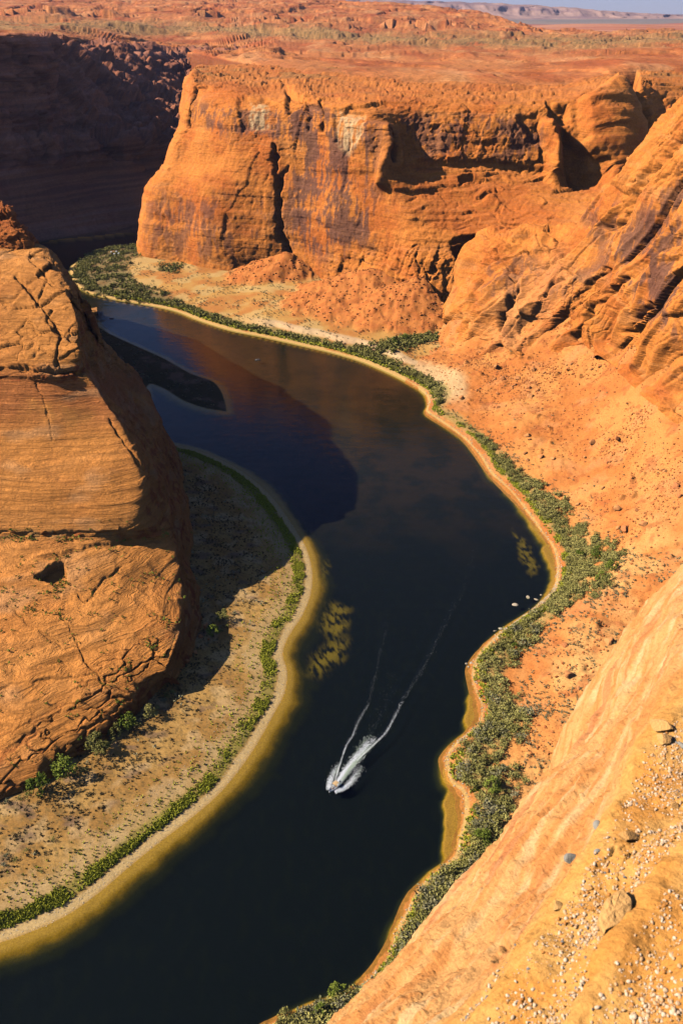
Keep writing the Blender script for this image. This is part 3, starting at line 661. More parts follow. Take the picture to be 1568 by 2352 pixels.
wp = P + 5 * fbm(P / 22., 2, 125)[..., None]; g1, w2, wv = facets(wp / np.array([26., 26., 15.]), 126, .35); g2, e2, v2 = facets(wp / np.array([7., 7., 4.]), 127, .45)
upm = ss(880, 840, Y)
BT.d += upm * (3.2 * g1 - .9 * np.exp(-(w2 / .04) ** 2) + .5 * g2) + st * 1.6 * g1 * (1 - upm) + .22 * g2 * (.4 + st)
low = ss(1230, 1260, Y)
# cross bedded swells on the lower dome and the broken apron at its foot
BT.d += low * (1.1 * (ridged(P / np.array([30., 18., 30.]) + .8 * fbm(P / 40., 2, 127)[..., None], 2, 128) - .4))
foot = area(X, Y, [(-250, 1960), (-250, 1720), (0, 1700), (120, 1640), (200, 1560), (280, 1470), (380, 1430), (420, 1500), (330, 1660), (100, 1820)], 40)
fv, f2_, f1_ = facets(np.stack([(P[..., 0] * .83 + .55 * P[..., 1]) / 20., (P[..., 1] * .83 - .55 * P[..., 0]) / 7., P[..., 2] / 9.], -1) + .5 * fbm(P / 9., 3, 129)[..., None], 130, .5)
BT.d += foot * (1.3 * fv - .9 * np.exp(-(f2_ / .06) ** 2)) * ss(-.3, .3, n1 + .15)
BT.crack([(0, 845), (60, 852), (180, 856), (190, 858)], 4, 4)
BT.crack([(40, 640), (95, 700), (140, 770), (130, 840)], 3.4, 3); BT.crack([(70, 600), (110, 640), (85, 700)], 3, 1.6)
BT.crack([(85, 880), (105, 930), (120, 1010)], 2.4, .8)
BT.crack([(0, 1224), (120, 1226), (250, 1224), (400, 1218)], 4, 1.6)
BT.crack([(250, 960), (300, 1040), (340, 1100), (372, 1160)], 2.8, 1.6); BT.crack([(340, 1080), (365, 1130), (378, 1190)], 3, 1.8)
BT.hollow([(80, 1330), (130, 1295), (150, 1290), (152, 1345), (120, 1340)], 6, 4)
BT.hollow([(90, 1280), (290, 1240), (400, 1232), (400, 1245), (230, 1262), (150, 1290)], 1.5, 5)
BT.crack([(150, 1340), (200, 1385), (240, 1330), (300, 1290)], 2.4, .8)
BT.crack([(140, 1410), (190, 1500), (225, 1560), (300, 1640)], 2.4, .8); BT.crack([(0, 1585), (120, 1560), (230, 1548)], 3, .7); BT.crack([(20, 1390), (70, 1440), (140, 1480)], 3, .9)
BT.apply(); P = BT.P
c = rock_colour(P, 151, .35, .3)
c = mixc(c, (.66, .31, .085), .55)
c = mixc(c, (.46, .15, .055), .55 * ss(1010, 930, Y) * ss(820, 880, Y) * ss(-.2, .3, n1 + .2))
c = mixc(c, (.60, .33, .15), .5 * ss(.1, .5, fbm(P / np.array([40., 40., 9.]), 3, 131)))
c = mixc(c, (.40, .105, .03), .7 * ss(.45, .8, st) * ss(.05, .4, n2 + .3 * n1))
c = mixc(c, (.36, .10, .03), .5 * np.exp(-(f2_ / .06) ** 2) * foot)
lv = np.exp(-((Y - 1228) / 11) ** 2) * ss(400, 200, X)
c = mixc(c, (.40, .26, .10), .6 * lv * ss(-.2, .2, fbm(P / 6., 2, 132)))
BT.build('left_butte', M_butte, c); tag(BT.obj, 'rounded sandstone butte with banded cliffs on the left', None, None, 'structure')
def tower_rows():
    # (px, py, y): left hidden side, front, right hidden side
    prof = [(575, 0), (548, 4), (520, 12), (498, 20), (482, 30), (470, 44)]
    out = []
    for k, (py, bk) in enumerate(prof):
        sh_ = np.interp(py, [470, 500, 530, 575], [22, 44, 66, 104])
        out.append([(-140, py, 650 + bk), (-60, py, 640 + bk), (0, py, 634 + bk), (sh_ * .55, py, 632 + bk), (sh_ * .9, py + 2, 636 + bk), (sh_, py + 5, 648 + bk), (sh_ * .92, py + 6, 690 + bk)])
    out.append([(-140, 466, 720), (-60, 466, 720), (0, 468, 716), (10, 470, 714), (16, 472, 714), (19, 474, 716), (18, 475, 740)])
    out.append([(-140, 480, 860), (-60, 480, 860), (0, 482, 850), (10, 484, 840), (16, 486, 830), (19, 488, 820), (20, 489, 810)])
    return out
TW = Patch(tower_rows(), 2.2, (.3, -1, .6))
g1, e1, v1 = facets((TW.P + 3 * fbm(TW.P / 12., 2, 141)[..., None]) / np.array([11., 11., 7.]), 142, .5); g2, e2, v2 = facets(TW.P / np.array([4., 4., 2.6]), 143, .5)
TW.d += 4.5 * g1 - 1.5 * np.exp(-(e1 / .06) ** 2) + 1.3 * g2 + 2.2 * ledges(TW.P, 5., 144, 3)
TW.apply()
c = mixc(rock_colour(TW.P, 152, .6, .15), (.50, .15, .045), .5); c = mixc(c, DARK, .6 * np.exp(-(e1 / .06) ** 2))
TW.build('butte_crest', M_butte, c); tag(TW.obj, 'rugged red crest of layered rock behind the left butte', None, None, 'structure')
# ================================================================== SAND BANK (left), RIVER BED, RIVER
def sheet(x0, x1, y0, y1, step):
    xs = np.arange(x0, x1 + step, step); ys_ = np.arange(y0, y1 + step, step)
    X, Y = np.meshgrid(xs, ys_)
    a = (X - CX) / FOC; b = (CY - Y) / FOC
    rz = -sp + b * cp; ry = cp + b * sp
    t = WZ / rz
    return X, Y, np.stack([a * t, ry * t, np.full_like(t, WZ)], -1)
def masked(P, keep, *attr):
    F = gridf(*keep.shape); k = keep.ravel()
    F = F[k[F].any(1)]
    used = np.unique(F); mp = np.zeros(k.size, int); mp[used] = np.arange(len(used))
    return P.reshape(-1, 3)[used], mp[F], [np.asarray(a_).reshape(k.size, -1)[used] for a_ in attr]

X, Y, P = sheet(-240, 740, 590, 2400, 3.0)
sd, dr, dl = shore_sd(P[..., 0], P[..., 1])
land = np.where(dl <= dr, sd, -99.)
n1 = fbm(P / 22., 3, 161); n2 = fbm(P / 5., 3, 162)
P[..., 2] = WZ + np.interp(land, [-6, 0, 4, 7, 14, 22, 60, 200], [-4.0, 0, .5, .9, 1.3, 2.0, 3.2, 4.0]) + ss(8, 25, land) * (.5 * n1) + ss(2, 8, land) * .25 * n2
c = mixc((.45, .265, .085), (.37, .20, .058), ss(-.3, .3, n1))
c = mixc(c, (.55, .38, .19), .55 * ss(.0, .4, fbm(P / 13., 3, 163)))
c = mixc(c, (.19, .12, .085), .65 * ss(.15, .4, fbm(P / np.array([16., 9., 9.]), 3, 164)) * ss(24, 34, land))
c = mixc(c, (.17, .12, .045), .6 * ss(.1, .35, fbm(P / 1.6, 2, 165)) * ss(20, 26, land))
c = mixc(c, (.46, .32, .15), .6 * ss(22, 16, land + 4 * n1) * ss(10, 13, land + 2 * n1))
c = mixc(c, (.22, .20, .05), .7 * ss(13, 10, land + 2.5 * n1) * ss(4.5, 6.5, land + 1.5 * n1))
c = mixc(c, (.55, .38, .17), ss(5.5, 4, land + 1.2 * n1))
c = mixc(c, (.50, .32, .12), ss(1.8, .4, land))
isl = ss(960, 940, Y) * ss(700, 740, Y)
c = mixc(c, mixc((.075, .07, .03), (.20, .13, .075), ss(.1, .4, fbm(P / 18., 3, 166))), isl * ss(-.5, 1.5, land))
SB_P, SB_sd, SB_X, SB_Y = P, land, X, Y
V, F, (cc,) = masked(P, land > -4, c)
o = link('sand_bank', mesh_np('sand_bank', V, F, M_sand, cc)); tag(o, 'tan sandy point bar curving round the butte on the left', None, None, 'structure')

X, Y, P = sheet(-250, 1330, 535, 2440, 3.0)
sd, dr, dl = shore_sd(P[..., 0], P[..., 1]); s = -sd
n1 = fbm(P / 30., 4, 171); n2 = fbm(P / 7., 3, 172)
sv_ = s * (1.35 + .5 * np.clip(fbm(P / 38., 3, 175) + .25 * n2, -.6, .9))
dep = np.interp(sv_, [-10, 0, 3, 6, 10, 16, 25, 60], [-.2, 0, .35, 1.0, 2.6, 5.0, 9.0, 9.0])
XO, YO = X, Y; X = X + 12 * fbm(P / 14., 3, 176); Y = Y + 12 * fbm(P / 14. + 9.3, 3, 177)
right = dr < dl
dep = np.where(right, np.interp(sv_ * 2.0, [-10, 0, 3, 7, 12, 20, 60], [-.2, 0, .9, 3.6, 6.0, 9.0, 9.0]), dep)
shal = np.clip(area(X, Y, [(1072, 1700), (1062, 1640), (1082, 1585), (1110, 1590), (1110, 1660), (1080, 1700)], 9) + area(X, Y, [(1012, 1985), (1010, 1830), (1030, 1800), (1075, 1830), (1070, 1900), (1050, 1990)], 9) +
               area(X, Y, [(1150, 1130), (1180, 1150), (1240, 1250), (1260, 1330), (1225, 1410), (1290, 1360), (1290, 1240), (1200, 1130)], 10) + area(X, Y, [(930, 2060), (1010, 1985), (1045, 1990), (950, 2080)], 8) + area(X, Y, [(800, 2270), (850, 2210), (890, 2190), (900, 2230), (810, 2300)], 8), 0, 1)
dep = lerp(dep, np.minimum(dep, .55), shal)
weed = np.clip(area(X, Y, [(735, 1395), (765, 1378), (798, 1390), (795, 1430), (765, 1460), (740, 1440)], 18) + area(X, Y, [(715, 1500), (745, 1470), (800, 1462), (790, 1500), (740, 1540), (710, 1540)], 20) + .9 * area(X, Y, [(1180, 1205), (1215, 1245), (1235, 1290), (1225, 1310), (1195, 1270)], 7) + .8 * area(X, Y, [(735, 1290), (755, 1285), (750, 1340), (728, 1330)], 8), 0, 1) * ss(-.3, .35, fbm(np.stack([(P[..., 0] + .25 * P[..., 1]) / 2.2, P[..., 1] / 6., 0 * X], -1), 4, 174) + .5 * n2 + .05)

P[..., 2] = WZ - dep * np.interp(dep, [0, 1, 9], [1, .8, .4]) + .06 * n2 * ss(1, 3, dep)
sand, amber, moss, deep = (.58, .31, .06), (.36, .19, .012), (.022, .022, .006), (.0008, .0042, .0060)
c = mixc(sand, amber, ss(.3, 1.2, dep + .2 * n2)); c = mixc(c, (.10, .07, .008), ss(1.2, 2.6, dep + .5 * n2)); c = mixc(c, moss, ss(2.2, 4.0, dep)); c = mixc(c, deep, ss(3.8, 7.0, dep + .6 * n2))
c = mixc(c, (.60, .26, .06), .6 * ss(.9, .3, dep) * right)
X, Y = XO, YO
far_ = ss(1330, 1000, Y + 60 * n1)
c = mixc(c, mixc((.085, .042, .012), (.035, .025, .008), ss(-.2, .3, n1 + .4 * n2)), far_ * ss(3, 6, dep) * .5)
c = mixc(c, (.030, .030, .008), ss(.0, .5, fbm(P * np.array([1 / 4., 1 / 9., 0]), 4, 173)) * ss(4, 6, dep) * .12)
c = mixc(c, (.27, .17, .022), weed * .9)
V, F, (cc,) = masked(P, sd < 6, c)
o = link('river_bed', mesh_np('river_bed', V, F, M_sand, cc)); tag(o, 'sandy and weedy bed of the river seen through clear water', None, None, 'structure')

# water surface with the boat's wake waves in it
X, Y, P = sheet(-250, 1330, 530, 2440, 2.4)
sd, dr, dl = shore_sd(P[..., 0], P[..., 1])
BOAT = (768, 1806)
WAKE_L = [(768, 1800), (778, 1765), (795, 1715), (810, 1690), (822, 1660), (845, 1620), (852, 1590), (872, 1510), (885, 1440), (890, 1360)]
WAKE_R = [(778, 1800), (820, 1748), (855, 1715), (885, 1685), (905, 1650), (925, 1610), (965, 1548), (1000, 1480), (1040, 1400), (1080, 1310), (1095, 1240)]
hw = 0
for wk, a_, sg in ((WAKE_L, .30, -1), (WAKE_R, .45, 1)):
    PW = np.array(to_plan(densify(wk, 4))); px_, py_ = P[..., 0], P[..., 1]
    d = segdist(px_, py_, [tuple(q_) for q_ in PW])
    along = np.hypot(px_ - PW[0, 0], py_ - PW[0, 1])
    side = np.sign((px_ - np.interp(py_, PW[:, 1], PW[:, 0])))
    env = np.exp(-(d / (2.2 + along * .018)) ** 2) * ss(230, 20, along) ** .7 + .45 * np.exp(-((d - 6 - along * .02) / (2.5 + along * .02)) ** 2) * ss(260, 40, along)
    hw = hw + a_ * env * np.where(d < 30, 1, 0) * (np.cos(d * 1.5 / (1 + along * .006)) * .6 + .4)
P[..., 2] += hw * ss(2, 8, -sd)
m, nt = new_mat('river_water'); L = nt.links.new
out = nd(nt, 'ShaderNodeOutputMaterial'); gl = nd(nt, 'ShaderNodeBsdfGlossy'); gl.inputs['Roughness'].default_value = .06
tr = nd(nt, 'ShaderNodeBsdfTransparent'); tr.inputs['Color'].default_value = (.80, .86, .74, 1)
fr = nd(nt, 'ShaderNodeFresnel'); mx = nd(nt, 'ShaderNodeMixShader')
ge = nd(nt, 'ShaderNodeNewGeometry'); n1_ = nd(nt, 'ShaderNodeTexNoise'); n1_.inputs['Scale'].default_value = .5; n1_.inputs['Detail'].default_value = 4
mp = nd(nt, 'ShaderNodeMapping'); mp.inputs['Scale'].default_value = (.8, 1.4, 1); L(ge.outputs['Position'], mp.inputs[0]); L(mp.outputs[0], n1_.inputs['Vector'])
bp = nd(nt, 'ShaderNodeBump'); bp.inputs['Strength'].default_value = .2; bp.inputs['Distance'].default_value = .4; n2_ = nd(nt, 'ShaderNodeTexNoise'); n2_.inputs['Scale'].default_value = .09; n2_.inputs['Detail'].default_value = 3; L(mp.outputs[0], n2_.inputs['Vector']); ad_ = nd(nt, 'ShaderNodeMath', operation='MULTIPLY_ADD'); L(n2_.outputs['Fac'], ad_.inputs[0]); ad_.inputs[1].default_value = 3.0; L(n1_.outputs['Fac'], ad_.inputs[2]); L(ad_.outputs[0], bp.inputs['Height'])
ior = nd(nt, 'ShaderNodeMapRange'); ior.inputs['To Min'].default_value = 1.31; ior.inputs['To Max'].default_value = 1 / 1.31; L(ge.outputs['Backfacing'], ior.inputs['Value']); L(ior.outputs['Result'], fr.inputs['IOR'])
L(bp.outputs[0], gl.inputs['Normal']); L(bp.outputs[0], fr.inputs['Normal']); L(fr.outputs[0], mx.inputs[0]); L(tr.outputs[0], mx.inputs[1]); L(gl.outputs[0], mx.inputs[2]); L(mx.outputs[0], out.inputs[0])
M_water = m
V, F, _ = masked(P, sd < 3); F = F[:, ::-1]
o = link('river', mesh_np('river', V, F, M_water)); tag(o, 'dark clear green river bending through the canyon', None, None, 'structure')

# ================================================================== RIM ROCK the camera stands on
k1 = [(1760, 1080, -2.6), (1568, 1318, -2.6), (1500, 1412, -2.6), (1412, 1562, -2.6), (1352, 1682, -2.58), (1282, 1762, -2.55), (1182, 1882, -2.5), (1100, 1990, -2.48), (1020, 2092, -2.45), (960, 2170, -2.42), (900, 2242, -2.4), (840, 2312, -2.36), (780, 2380, -2.3), (640, 2520, -2.25)]
k2 = [(1850, 1220, -2.05), (1640, 1420, -2.05), (1568, 1440, -2.1), (1490, 1600, -2.1), (1425, 1730, -2.08), (1370, 1830, -2.05), (1285, 1950, -2.03), (1205, 2050, -2.0), (1130, 2140, -1.98), (1075, 2220, -1.95), (1010, 2295, -1.93), (950, 2365, -1.9), (880, 2440, -1.88), (760, 2600, -1.85)]
k3 = [(1950, 1330, -1.68), (1700, 1500, -1.68), (1640, 1560, -1.68), (1530, 1650, -1.68), (1450, 1745, -1.68), (1405, 1850, -1.67), (1352, 1960, -1.66), (1290, 2060, -1.66), (1225, 2150, -1.65), (1170, 2225, -1.64), (1125, 2300, -1.63), (1075, 2375, -1.62), (1010, 2460, -1.6), (880, 2640, -1.58)]
k4 = [(2150, 1500, -1.62), (1850, 1640, -1.62), (1760, 1700, -1.62), (1640, 1780, -1.63), (1560, 1860, -1.63), (1510, 1940, -1.62), (1450, 2030, -1.61), (1400, 2110, -1.61), (1345, 2190, -1.6), (1295, 2265, -1.59), (1250, 2335, -1.58), (1200, 2410, -1.57), (1130, 2500, -1.56), (1000, 2700, -1.54)]
k5 = [(2300, 1600, -1.52), (1990, 1740, -1.52), (1880, 1790, -1.52), (1740, 1850, -1.53), (1660, 1910, -1.53), (1590, 1980, -1.53), (1520, 2050, -1.525), (1465, 2130, -1.52), (1410, 2210, -1.515), (1370, 2280, -1.51), (1330, 2350, -1.5), (1290, 2430, -1.49), (1220, 2520, -1.48), (1090, 2740, -1.47)]
k6 = [(2420, 1660, -1.5), (2120, 1800, -1.5), (2000, 1850, -1.5), (1840, 1910, -1.51), (1750, 1970, -1.51), (1680, 2040, -1.51), (1610, 2110, -1.505), (1550, 2180, -1.50), (1500, 2260, -1.5), (1460, 2330, -1.49), (1420, 2400, -1.48), (1390, 2480, -1.47), (1320, 2580, -1.46), (1200, 2800, -1.45)]
k7 = [(2600, 1800, -1.35), (2350, 1950, -1.35), (2250, 2020, -1.35), (2100, 2080, -1.35), (2020, 2150, -1.35), (1960, 2210, -1.35), (1900, 2280, -1.34), (1850, 2350, -1.34), (1800, 2420, -1.33), (1750, 2500, -1.32), (1720, 2570, -1.32), (1690, 2650, -1.31), (1620, 2760, -1.3), (1500, 3000, -1.28)]
W1 = [pt(*c_) for c_ in k1]
rows = [[('w', w_[0] - 6, w_[1] + 5, -70) for w_ in W1], [('w', w_[0] - .9, w_[1] + .7, w_[2] - 6) for w_ in W1], [('w', w_[0] - .25, w_[1] + .22, w_[2] - 1.0) for w_ in W1], [('w', *w_) for w_ in W1], k2, k3, k4, k5, k6, k7]
W7 = [pt(*c_) for c_ in k7]
for dx_, dy_, dz_ in ((2.5, -.8, .12), (9, -3, .4), (26, -9, 1.5)): rows.append([('w', w_[0] + dx_, w_[1] + dy_, w_[2] + dz_) for w_ in W7])
for i_, r_ in enumerate(rows):
    A_ = np.array(r_[0][1:]) if r_[0][0] == 'w' else pt(*r_[0]); B_ = np.array(r_[-1][1:]) if r_[-1][0] == 'w' else pt(*r_[-1])
    rows[i_] = [('w', *(A_ + np.array([9, 11, .3]))), ('w', *(A_ + np.array([2.4, 2.6, .05])))] + list(r_) + [('w', *(B_ + np.array([-1.6, -2.4, .1]))), ('w', *(B_ + np.array([-8, -11, .4])))]
RM = Patch(rows, 3.0, (0, 0, 1), cap=56)
P, X, Y = RM.P, RM.X, RM.Y
vis = ss(-4, -2.6, P[..., 2])
ridge3 = segdist(X, Y, [(c_[0], c_[1]) for c_ in k3]); ridge5 = segdist(X, Y, [(c_[0], c_[1]) for c_ in k5])
outer = RM.P[..., 2] < -1.7
ob = ss(-1.64, -1.85, P[..., 2])
E = np.array([.55, .83, 0.0])                 # direction of the rim
al = P @ E
Q = P - al[..., None] * E + .11 * al[..., None] * E
g1, e1, v1 = facets(Q / np.array([.22, .22, .12]) + .3 * fbm(P / .2, 2, 180)[..., None], 182, .4); g2, e2, v2 = facets(P / .05 + .3 * fbm(P / .04, 2, 184)[..., None], 183, .5)
RM.d += .05 * fbm(P / .6, 2, 181) + ob * (.020 * ledges(P * 100., 8., 194, 5) + .007 * g1 + .007 * g2 + .012 * fbm(Q / .05, 2, 184)) + (1 - ob) * (.004 * fbm(P / .05, 3, 185) + .0012 * g2)
RM.d += .014 * fbm(P / .14, 3, 191) + .006 * facets(P / np.array([.16, .16, .04]) + .4 * fbm(P / .1, 2, 192)[..., None], 193, .5)[0]
RM.d += .25 * fbm(P / 2.5, 2, 186) * ss(-2.5, -3.5, P[..., 2])
RM.crack([(1118, 2185), (1140, 2150), (1155, 2143), (1180, 2142)], 4, .05); RM.crack([(1370, 2010), (1400, 1985), (1412, 1965)], 4, .012); RM.crack([(1280, 2010), (1300, 2000)], 3, .02)
RM.apply(); P = RM.P
a = fbm(P / .12, 4, 187); s_ = fbm(Q / np.array([.06, .06, .05]), 3, 188)
c = mixc((.63, .29, .07), (.67, .36, .11), ss(-.3, .3, a))
oc = mixc((.65, .34, .125), (.60, .26, .08), ss(-.2, .35, s_ + .3 * a)); oc = mixc(oc, (.70, .48, .24), .65 * ss(.0, .5, fbm(Q / .055, 4, 189) + .3 * a)); oc = mixc(oc, (.46, .16, .07), .5 * ss(.25, .55, fbm(Q / .14, 3, 190)))
c = mixc(c, oc, ob)
c = mixc(c, (.64, .37, .11), .3 * np.exp(-(ridge3 / 22) ** 2)); c = mixc(c, (.60, .28, .07), .35 * np.exp(-(ridge5 / 20) ** 2))
RM.ob, RM.r3, RM.r5 = ob, ridge3, ridge5
RM.build('rim_rock', M_rim, c); tag(RM.obj, 'pale orange rim ledge in the foreground, strewn with gravel', None, None, 'structure')
# ================================================================== VEGETATION
def leaf_cloud(n, blobs, size, seed, stretch=(1, 1, 1), blade=0.0):
    """many small leaf-sized quads spread through overlapping clumps; returns V, F, tone"""
    r = np.random.default_rng(seed)
    bl = np.array(blobs, float); k = r.choice(len(bl), n, p=bl[:, 3] ** 2 / (bl[:, 3] ** 2).sum())
    d = r.normal(size=(n, 3)); d /= np.linalg.norm(d, axis=1, keepdims=True)
    rad = bl[k, 3] * r.uniform(.45, 1.05, n)
    c = bl[k, :3] + d * rad[:, None] * np.array(stretch)
    c[:, 2] = np.maximum(c[:, 2], .03)
    a = r.normal(size=(n, 3)) + d * .6; a[:, 2] += blade; a /= np.linalg.norm(a, axis=1, keepdims=True)
    b = np.cross(a, r.normal(size=(n, 3))); b /= np.linalg.norm(b, axis=1, keepdims=True)
    s = size * r.uniform(.6, 1.4, n)[:, None]
    V = np.stack([c - a * s, c + b * s * .45, c + a * s, c - b * s * .45], 1).reshape(-1, 3)
    F = np.arange(4 * n).reshape(n, 4)
    tone = r.uniform(.15, .3, len(bl))[k] + r.uniform(-.15, .25, n)
    return V, F, np.repeat(tone, 4)

def bush(seed, n, size, w=1.0, h=1.0, lumps=7):
    r = np.random.default_rng(seed)
    bl = [(r.normal() * .34 * w, r.normal() * .34 * w, r.uniform(.25, .8) * h, r.uniform(.22, .42) * w) for _ in range(lumps)]
    return leaf_cloud(n, bl, size, seed + 1)

def tree_shape(seed, n, h, w, size):
    r = np.random.default_rng(seed); bl = []
    for i in range(16):
        z = r.uniform(.3, .95) * h; rr = w * .5 * math.sin(math.pi * min(1, (z / h) * .85 + .1)) ; an = r.uniform(0, 6.28)
        bl.append((rr * .8 * math.cos(an), rr * .8 * math.sin(an), z, r.uniform(.13, .24) * w))
    return leaf_cloud(n, bl, size, seed + 1), bl

def tube(pts, rads, sides=6):
    """tapered limb along points"""
    pts = np.array(pts, float); V = []; F = []
    for i, p in enumerate(pts):
        t = pts[min(i + 1, len(pts) - 1)] - pts[max(i - 1, 0)]; t /= np.linalg.norm(t) + 1e-9
        u = np.cross(t, (0.3, 1, .2)); u /= np.linalg.norm(u) + 1e-9; v = np.cross(t, u)
        for k in range(sides):
            an = 6.28318 * k / sides; V.append(p + rads[i] * (math.cos(an) * u + math.sin(an) * v))
    for i in range(len(pts) - 1):
        for k in range(sides):
            F.append((i * sides + k, i * sides + (k + 1) % sides, (i + 1) * sides + (k + 1) % sides, (i + 1) * sides + k))
    return np.array(V), np.array(F)

def join(parts):
    Vs, Fs, n = [], [], 0
    for V, F in parts:
        Vs.append(V); Fs.append(F + n); n += len(V)
    return np.concatenate(Vs), np.concatenate(Fs)

def merged(name, variants, pos, scl, mat, smooth=False, zs=1.0, tones=None, cols_=None):
    """many small copies in ONE mesh (for what nobody could count)"""
    Vs, Fs, Ts, Cs, n = [], [], [], [], 0
    k = rng.integers(0, len(variants), len(pos)); an = rng.uniform(0, 6.283, len(pos))
    for i in range(len(variants)):
        idx = np.where(k == i)[0]
        if not len(idx): continue
        V, F, T = variants[i]
        c, s = np.cos(an[idx]), np.sin(an[idx])
        sc = scl[idx][:, None]
        x = (V[None, :, 0] * c[:, None] - V[None, :, 1] * s[:, None]) * sc; y = (V[None, :, 0] * s[:, None] + V[None, :, 1] * c[:, None]) * sc; z = V[None, :, 2] * sc * zs
        W = np.stack([x, y, z], -1) + pos[idx][:, None, :]
        Vs.append(W.reshape(-1, 3)); Fs.append((F[None] + (np.arange(len(idx)) * len(V))[:, None, None]).reshape(-1, F.shape[1]) + n)
        tt_ = (rng.uniform(0, .45, len(idx)) if tones is None else tones[idx])[:, None]
        Ts.append((T[None] + tt_).ravel()); n += len(idx) * len(V)
        if cols_ is not None: Cs.append(np.repeat(cols_[idx], len(V), 0))
    o = link(name, mesh_np(name, np.concatenate(Vs), np.concatenate(Fs), mat, np.concatenate(Cs) if Cs else None, {'tone': np.concatenate(Ts)}, smooth))
    return o

def ground(P, X, Y, px, py):
    i = np.argmin((X - px) ** 2 + (Y - py) ** 2 + np.where(X > 0, 0, 0))
    return P.reshape(-1, 3)[i]
TLX, TLY = proj(TL.P); PJX, PJY = proj(PJ.P); BTX, BTY = proj(BT.P); RMX, RMY = proj(RM.P)
SBX, SBY = proj(SB_P)
def g_right(px, py): return ground(TL.P, TLX, TLY, px, py)
def g_left(px, py): return ground(SB_P, SBX, SBY, px, py)
def g_far(px, py): return ground(PJ.P, PJX, PJY, px, py)
def g_butte(px, py): return ground(BT.P[:, :-3], BTX[:, :-3], BTY[:, :-3], px, py)

# ---- trees: trunk and crown, each its own mesh
bark = plain_mat('bark', (.12, .075, .045), .9)
tree_protos = []
for i in range(4):
    (V, F, T), bl = tree_shape(300 + i, 900, 1.0, .95, .05)
    limbs = [tube([(0, 0, -.05), (.01, .01, .2), (.03, 0, .45), (.02, .02, .75)], [.035, .03, .02, .008])]
    for b_ in bl[:7]: limbs.append(tube([(.01, 0, .18 + .02 * len(limbs)), (b_[0] * .5, b_[1] * .5, b_[2] * .7), (b_[0], b_[1], b_[2])], [.018, .012, .005], 5))
    tv, tf = join(limbs)
    tree_protos.append((mesh_np('crown', V, F, M_green, None, {'tone': T}, False), mesh_np('crown', V, F, M_leaf, None, {'tone': T}, False), mesh_np('trunk', tv, tf, bark)))
trees = [
 (g_left, 150, 1782, 6.4, 0, 'dark green round tree casting a shadow on the sand right of the butte apron'),
 (g_left, 92, 1822, 5.6, 0, 'dark green bushy tree at the lower foot of the butte apron, nearest the left'),
 (g_left, 222, 1722, 5.2, 1, 'grey-green tree in the middle clump at the foot of the butte'),
 (g_left, 238, 1738, 4.6, 1, 'paler tree on the sand side of the middle clump below the butte'),
 (g_left, 292, 1672, 5.0, 0, 'dark green tree in the upper clump under the shaded end of the butte'),
 (g_left, 268, 1690, 3.6, 1, 'low olive tree between the two clumps at the foot of the butte'),
 (g_left, 345, 1648, 4.0, 1, 'olive tree beside the shaded butte wall'),
 (g_left, 492, 1462, 4.2, 0, 'small sunlit tree beside the red rock pinnacle'),
 (g_left, 512, 1425, 4.0, 1, 'yellow-green tree where the butte shadow ends on the sand'),
 (g_right, 1368, 1282, 5.6, 0, 'dark green tree at the top of the widest thicket on the right bank'),
 (g_right, 1330, 1284, 4.6, 0, 'dark green tree left of the darkest crown in the widest thicket'),
 (g_right, 1402, 1312, 5.4, 0, 'bright green tree at the uphill tip of the widest thicket'),
 (g_right, 1376, 1336, 5.0, 0, 'bright green tree at the lower edge of the widest thicket'),
 (g_right, 1128, 1818, 5.6, 0, 'dark green tree standing above the sandy cove on the right bank'),
 (g_right, 1106, 1935, 5.4, 0, 'bright yellow-green tree at the uphill edge of the thicket by the lower cove'),
 (g_right, 776, 2288, 4.6, 0, 'bright green tree at the lowest end of the right bank'),
 (g_right, 655, 2348, 4.4, 1, 'pale grey-green tree cut by the bottom edge of the photo'),
 (g_right, 738, 2332, 4.0, 0, 'dark green tree just above the bottom frame edge'),
 (g_right, 1180, 1402 + 90, 3.2, 0, 'small green tree on the bank below the white river boulders'),
 (g_far, 930, 782, 5.0, 0, 'dark green tree in the little green meadow below the far cliff'),
 (g_far, 905, 792, 4.4, 0, 'round tree at the left side of the little green meadow below the far cliff'),
]
for i, (gf, px, py, h, dark, lab) in enumerate(trees):
    p = gf(px, py); cr_, cr2_, tk = tree_protos[i % 4]
    r_ = bpy.data.objects.new('tree', None); coll.objects.link(r_); r_.location = p; r_.rotation_euler = (0, 0, i * 1.7); h *= 1.75 if gf is g_left else 1.35; r_.scale = (h * 1.05, h * 1.05, h)
    tag(r_, lab, 'tree', 'trees by the river')
    link('crown', cr2_ if dark else cr_, r_); link('trunk', tk, r_)

# ---- shrubs of the right bank thicket
bushes = [bush(400 + i, 150, .13, lumps=9) for i in range(6)]
P, X, Y, sd = TL.P, TLX, TLY, TL.sd
wid = np.interp(Y, [880, 960, 1000, 1100, 1200, 1270, 1340, 1400, 1480, 1600, 1750, 1900, 2000, 2100, 2300, 2500], [11, 11, 16, 22, 24, 33, 35, 21, 19, 19, 28, 18, 17, 20, 24, 24])
inn = np.interp(Y, [880, 1000, 1200, 1400, 1600, 1800, 2000, 2500], [7, 9, 7, 6, 4, 5, 4, 3])
wgt = ss(inn - 1, inn + 1.5, sd) * ss(wid + 2, wid - 3, sd + 9 * fbm(P / 18., 2, 201)) * ss(-.3, .05, fbm(P / 9., 2, 202) + .14 + .16 * ss(1380, 1480, Y) + .3 * ss(1950, 2150, Y)) * (1 + 2.5 * ss(1900, 2150, Y))
pos, _ = TL.scatter(wgt, 3500)
vis = (proj(pos)[0] < 1640) & (proj(pos)[1] < 2420)
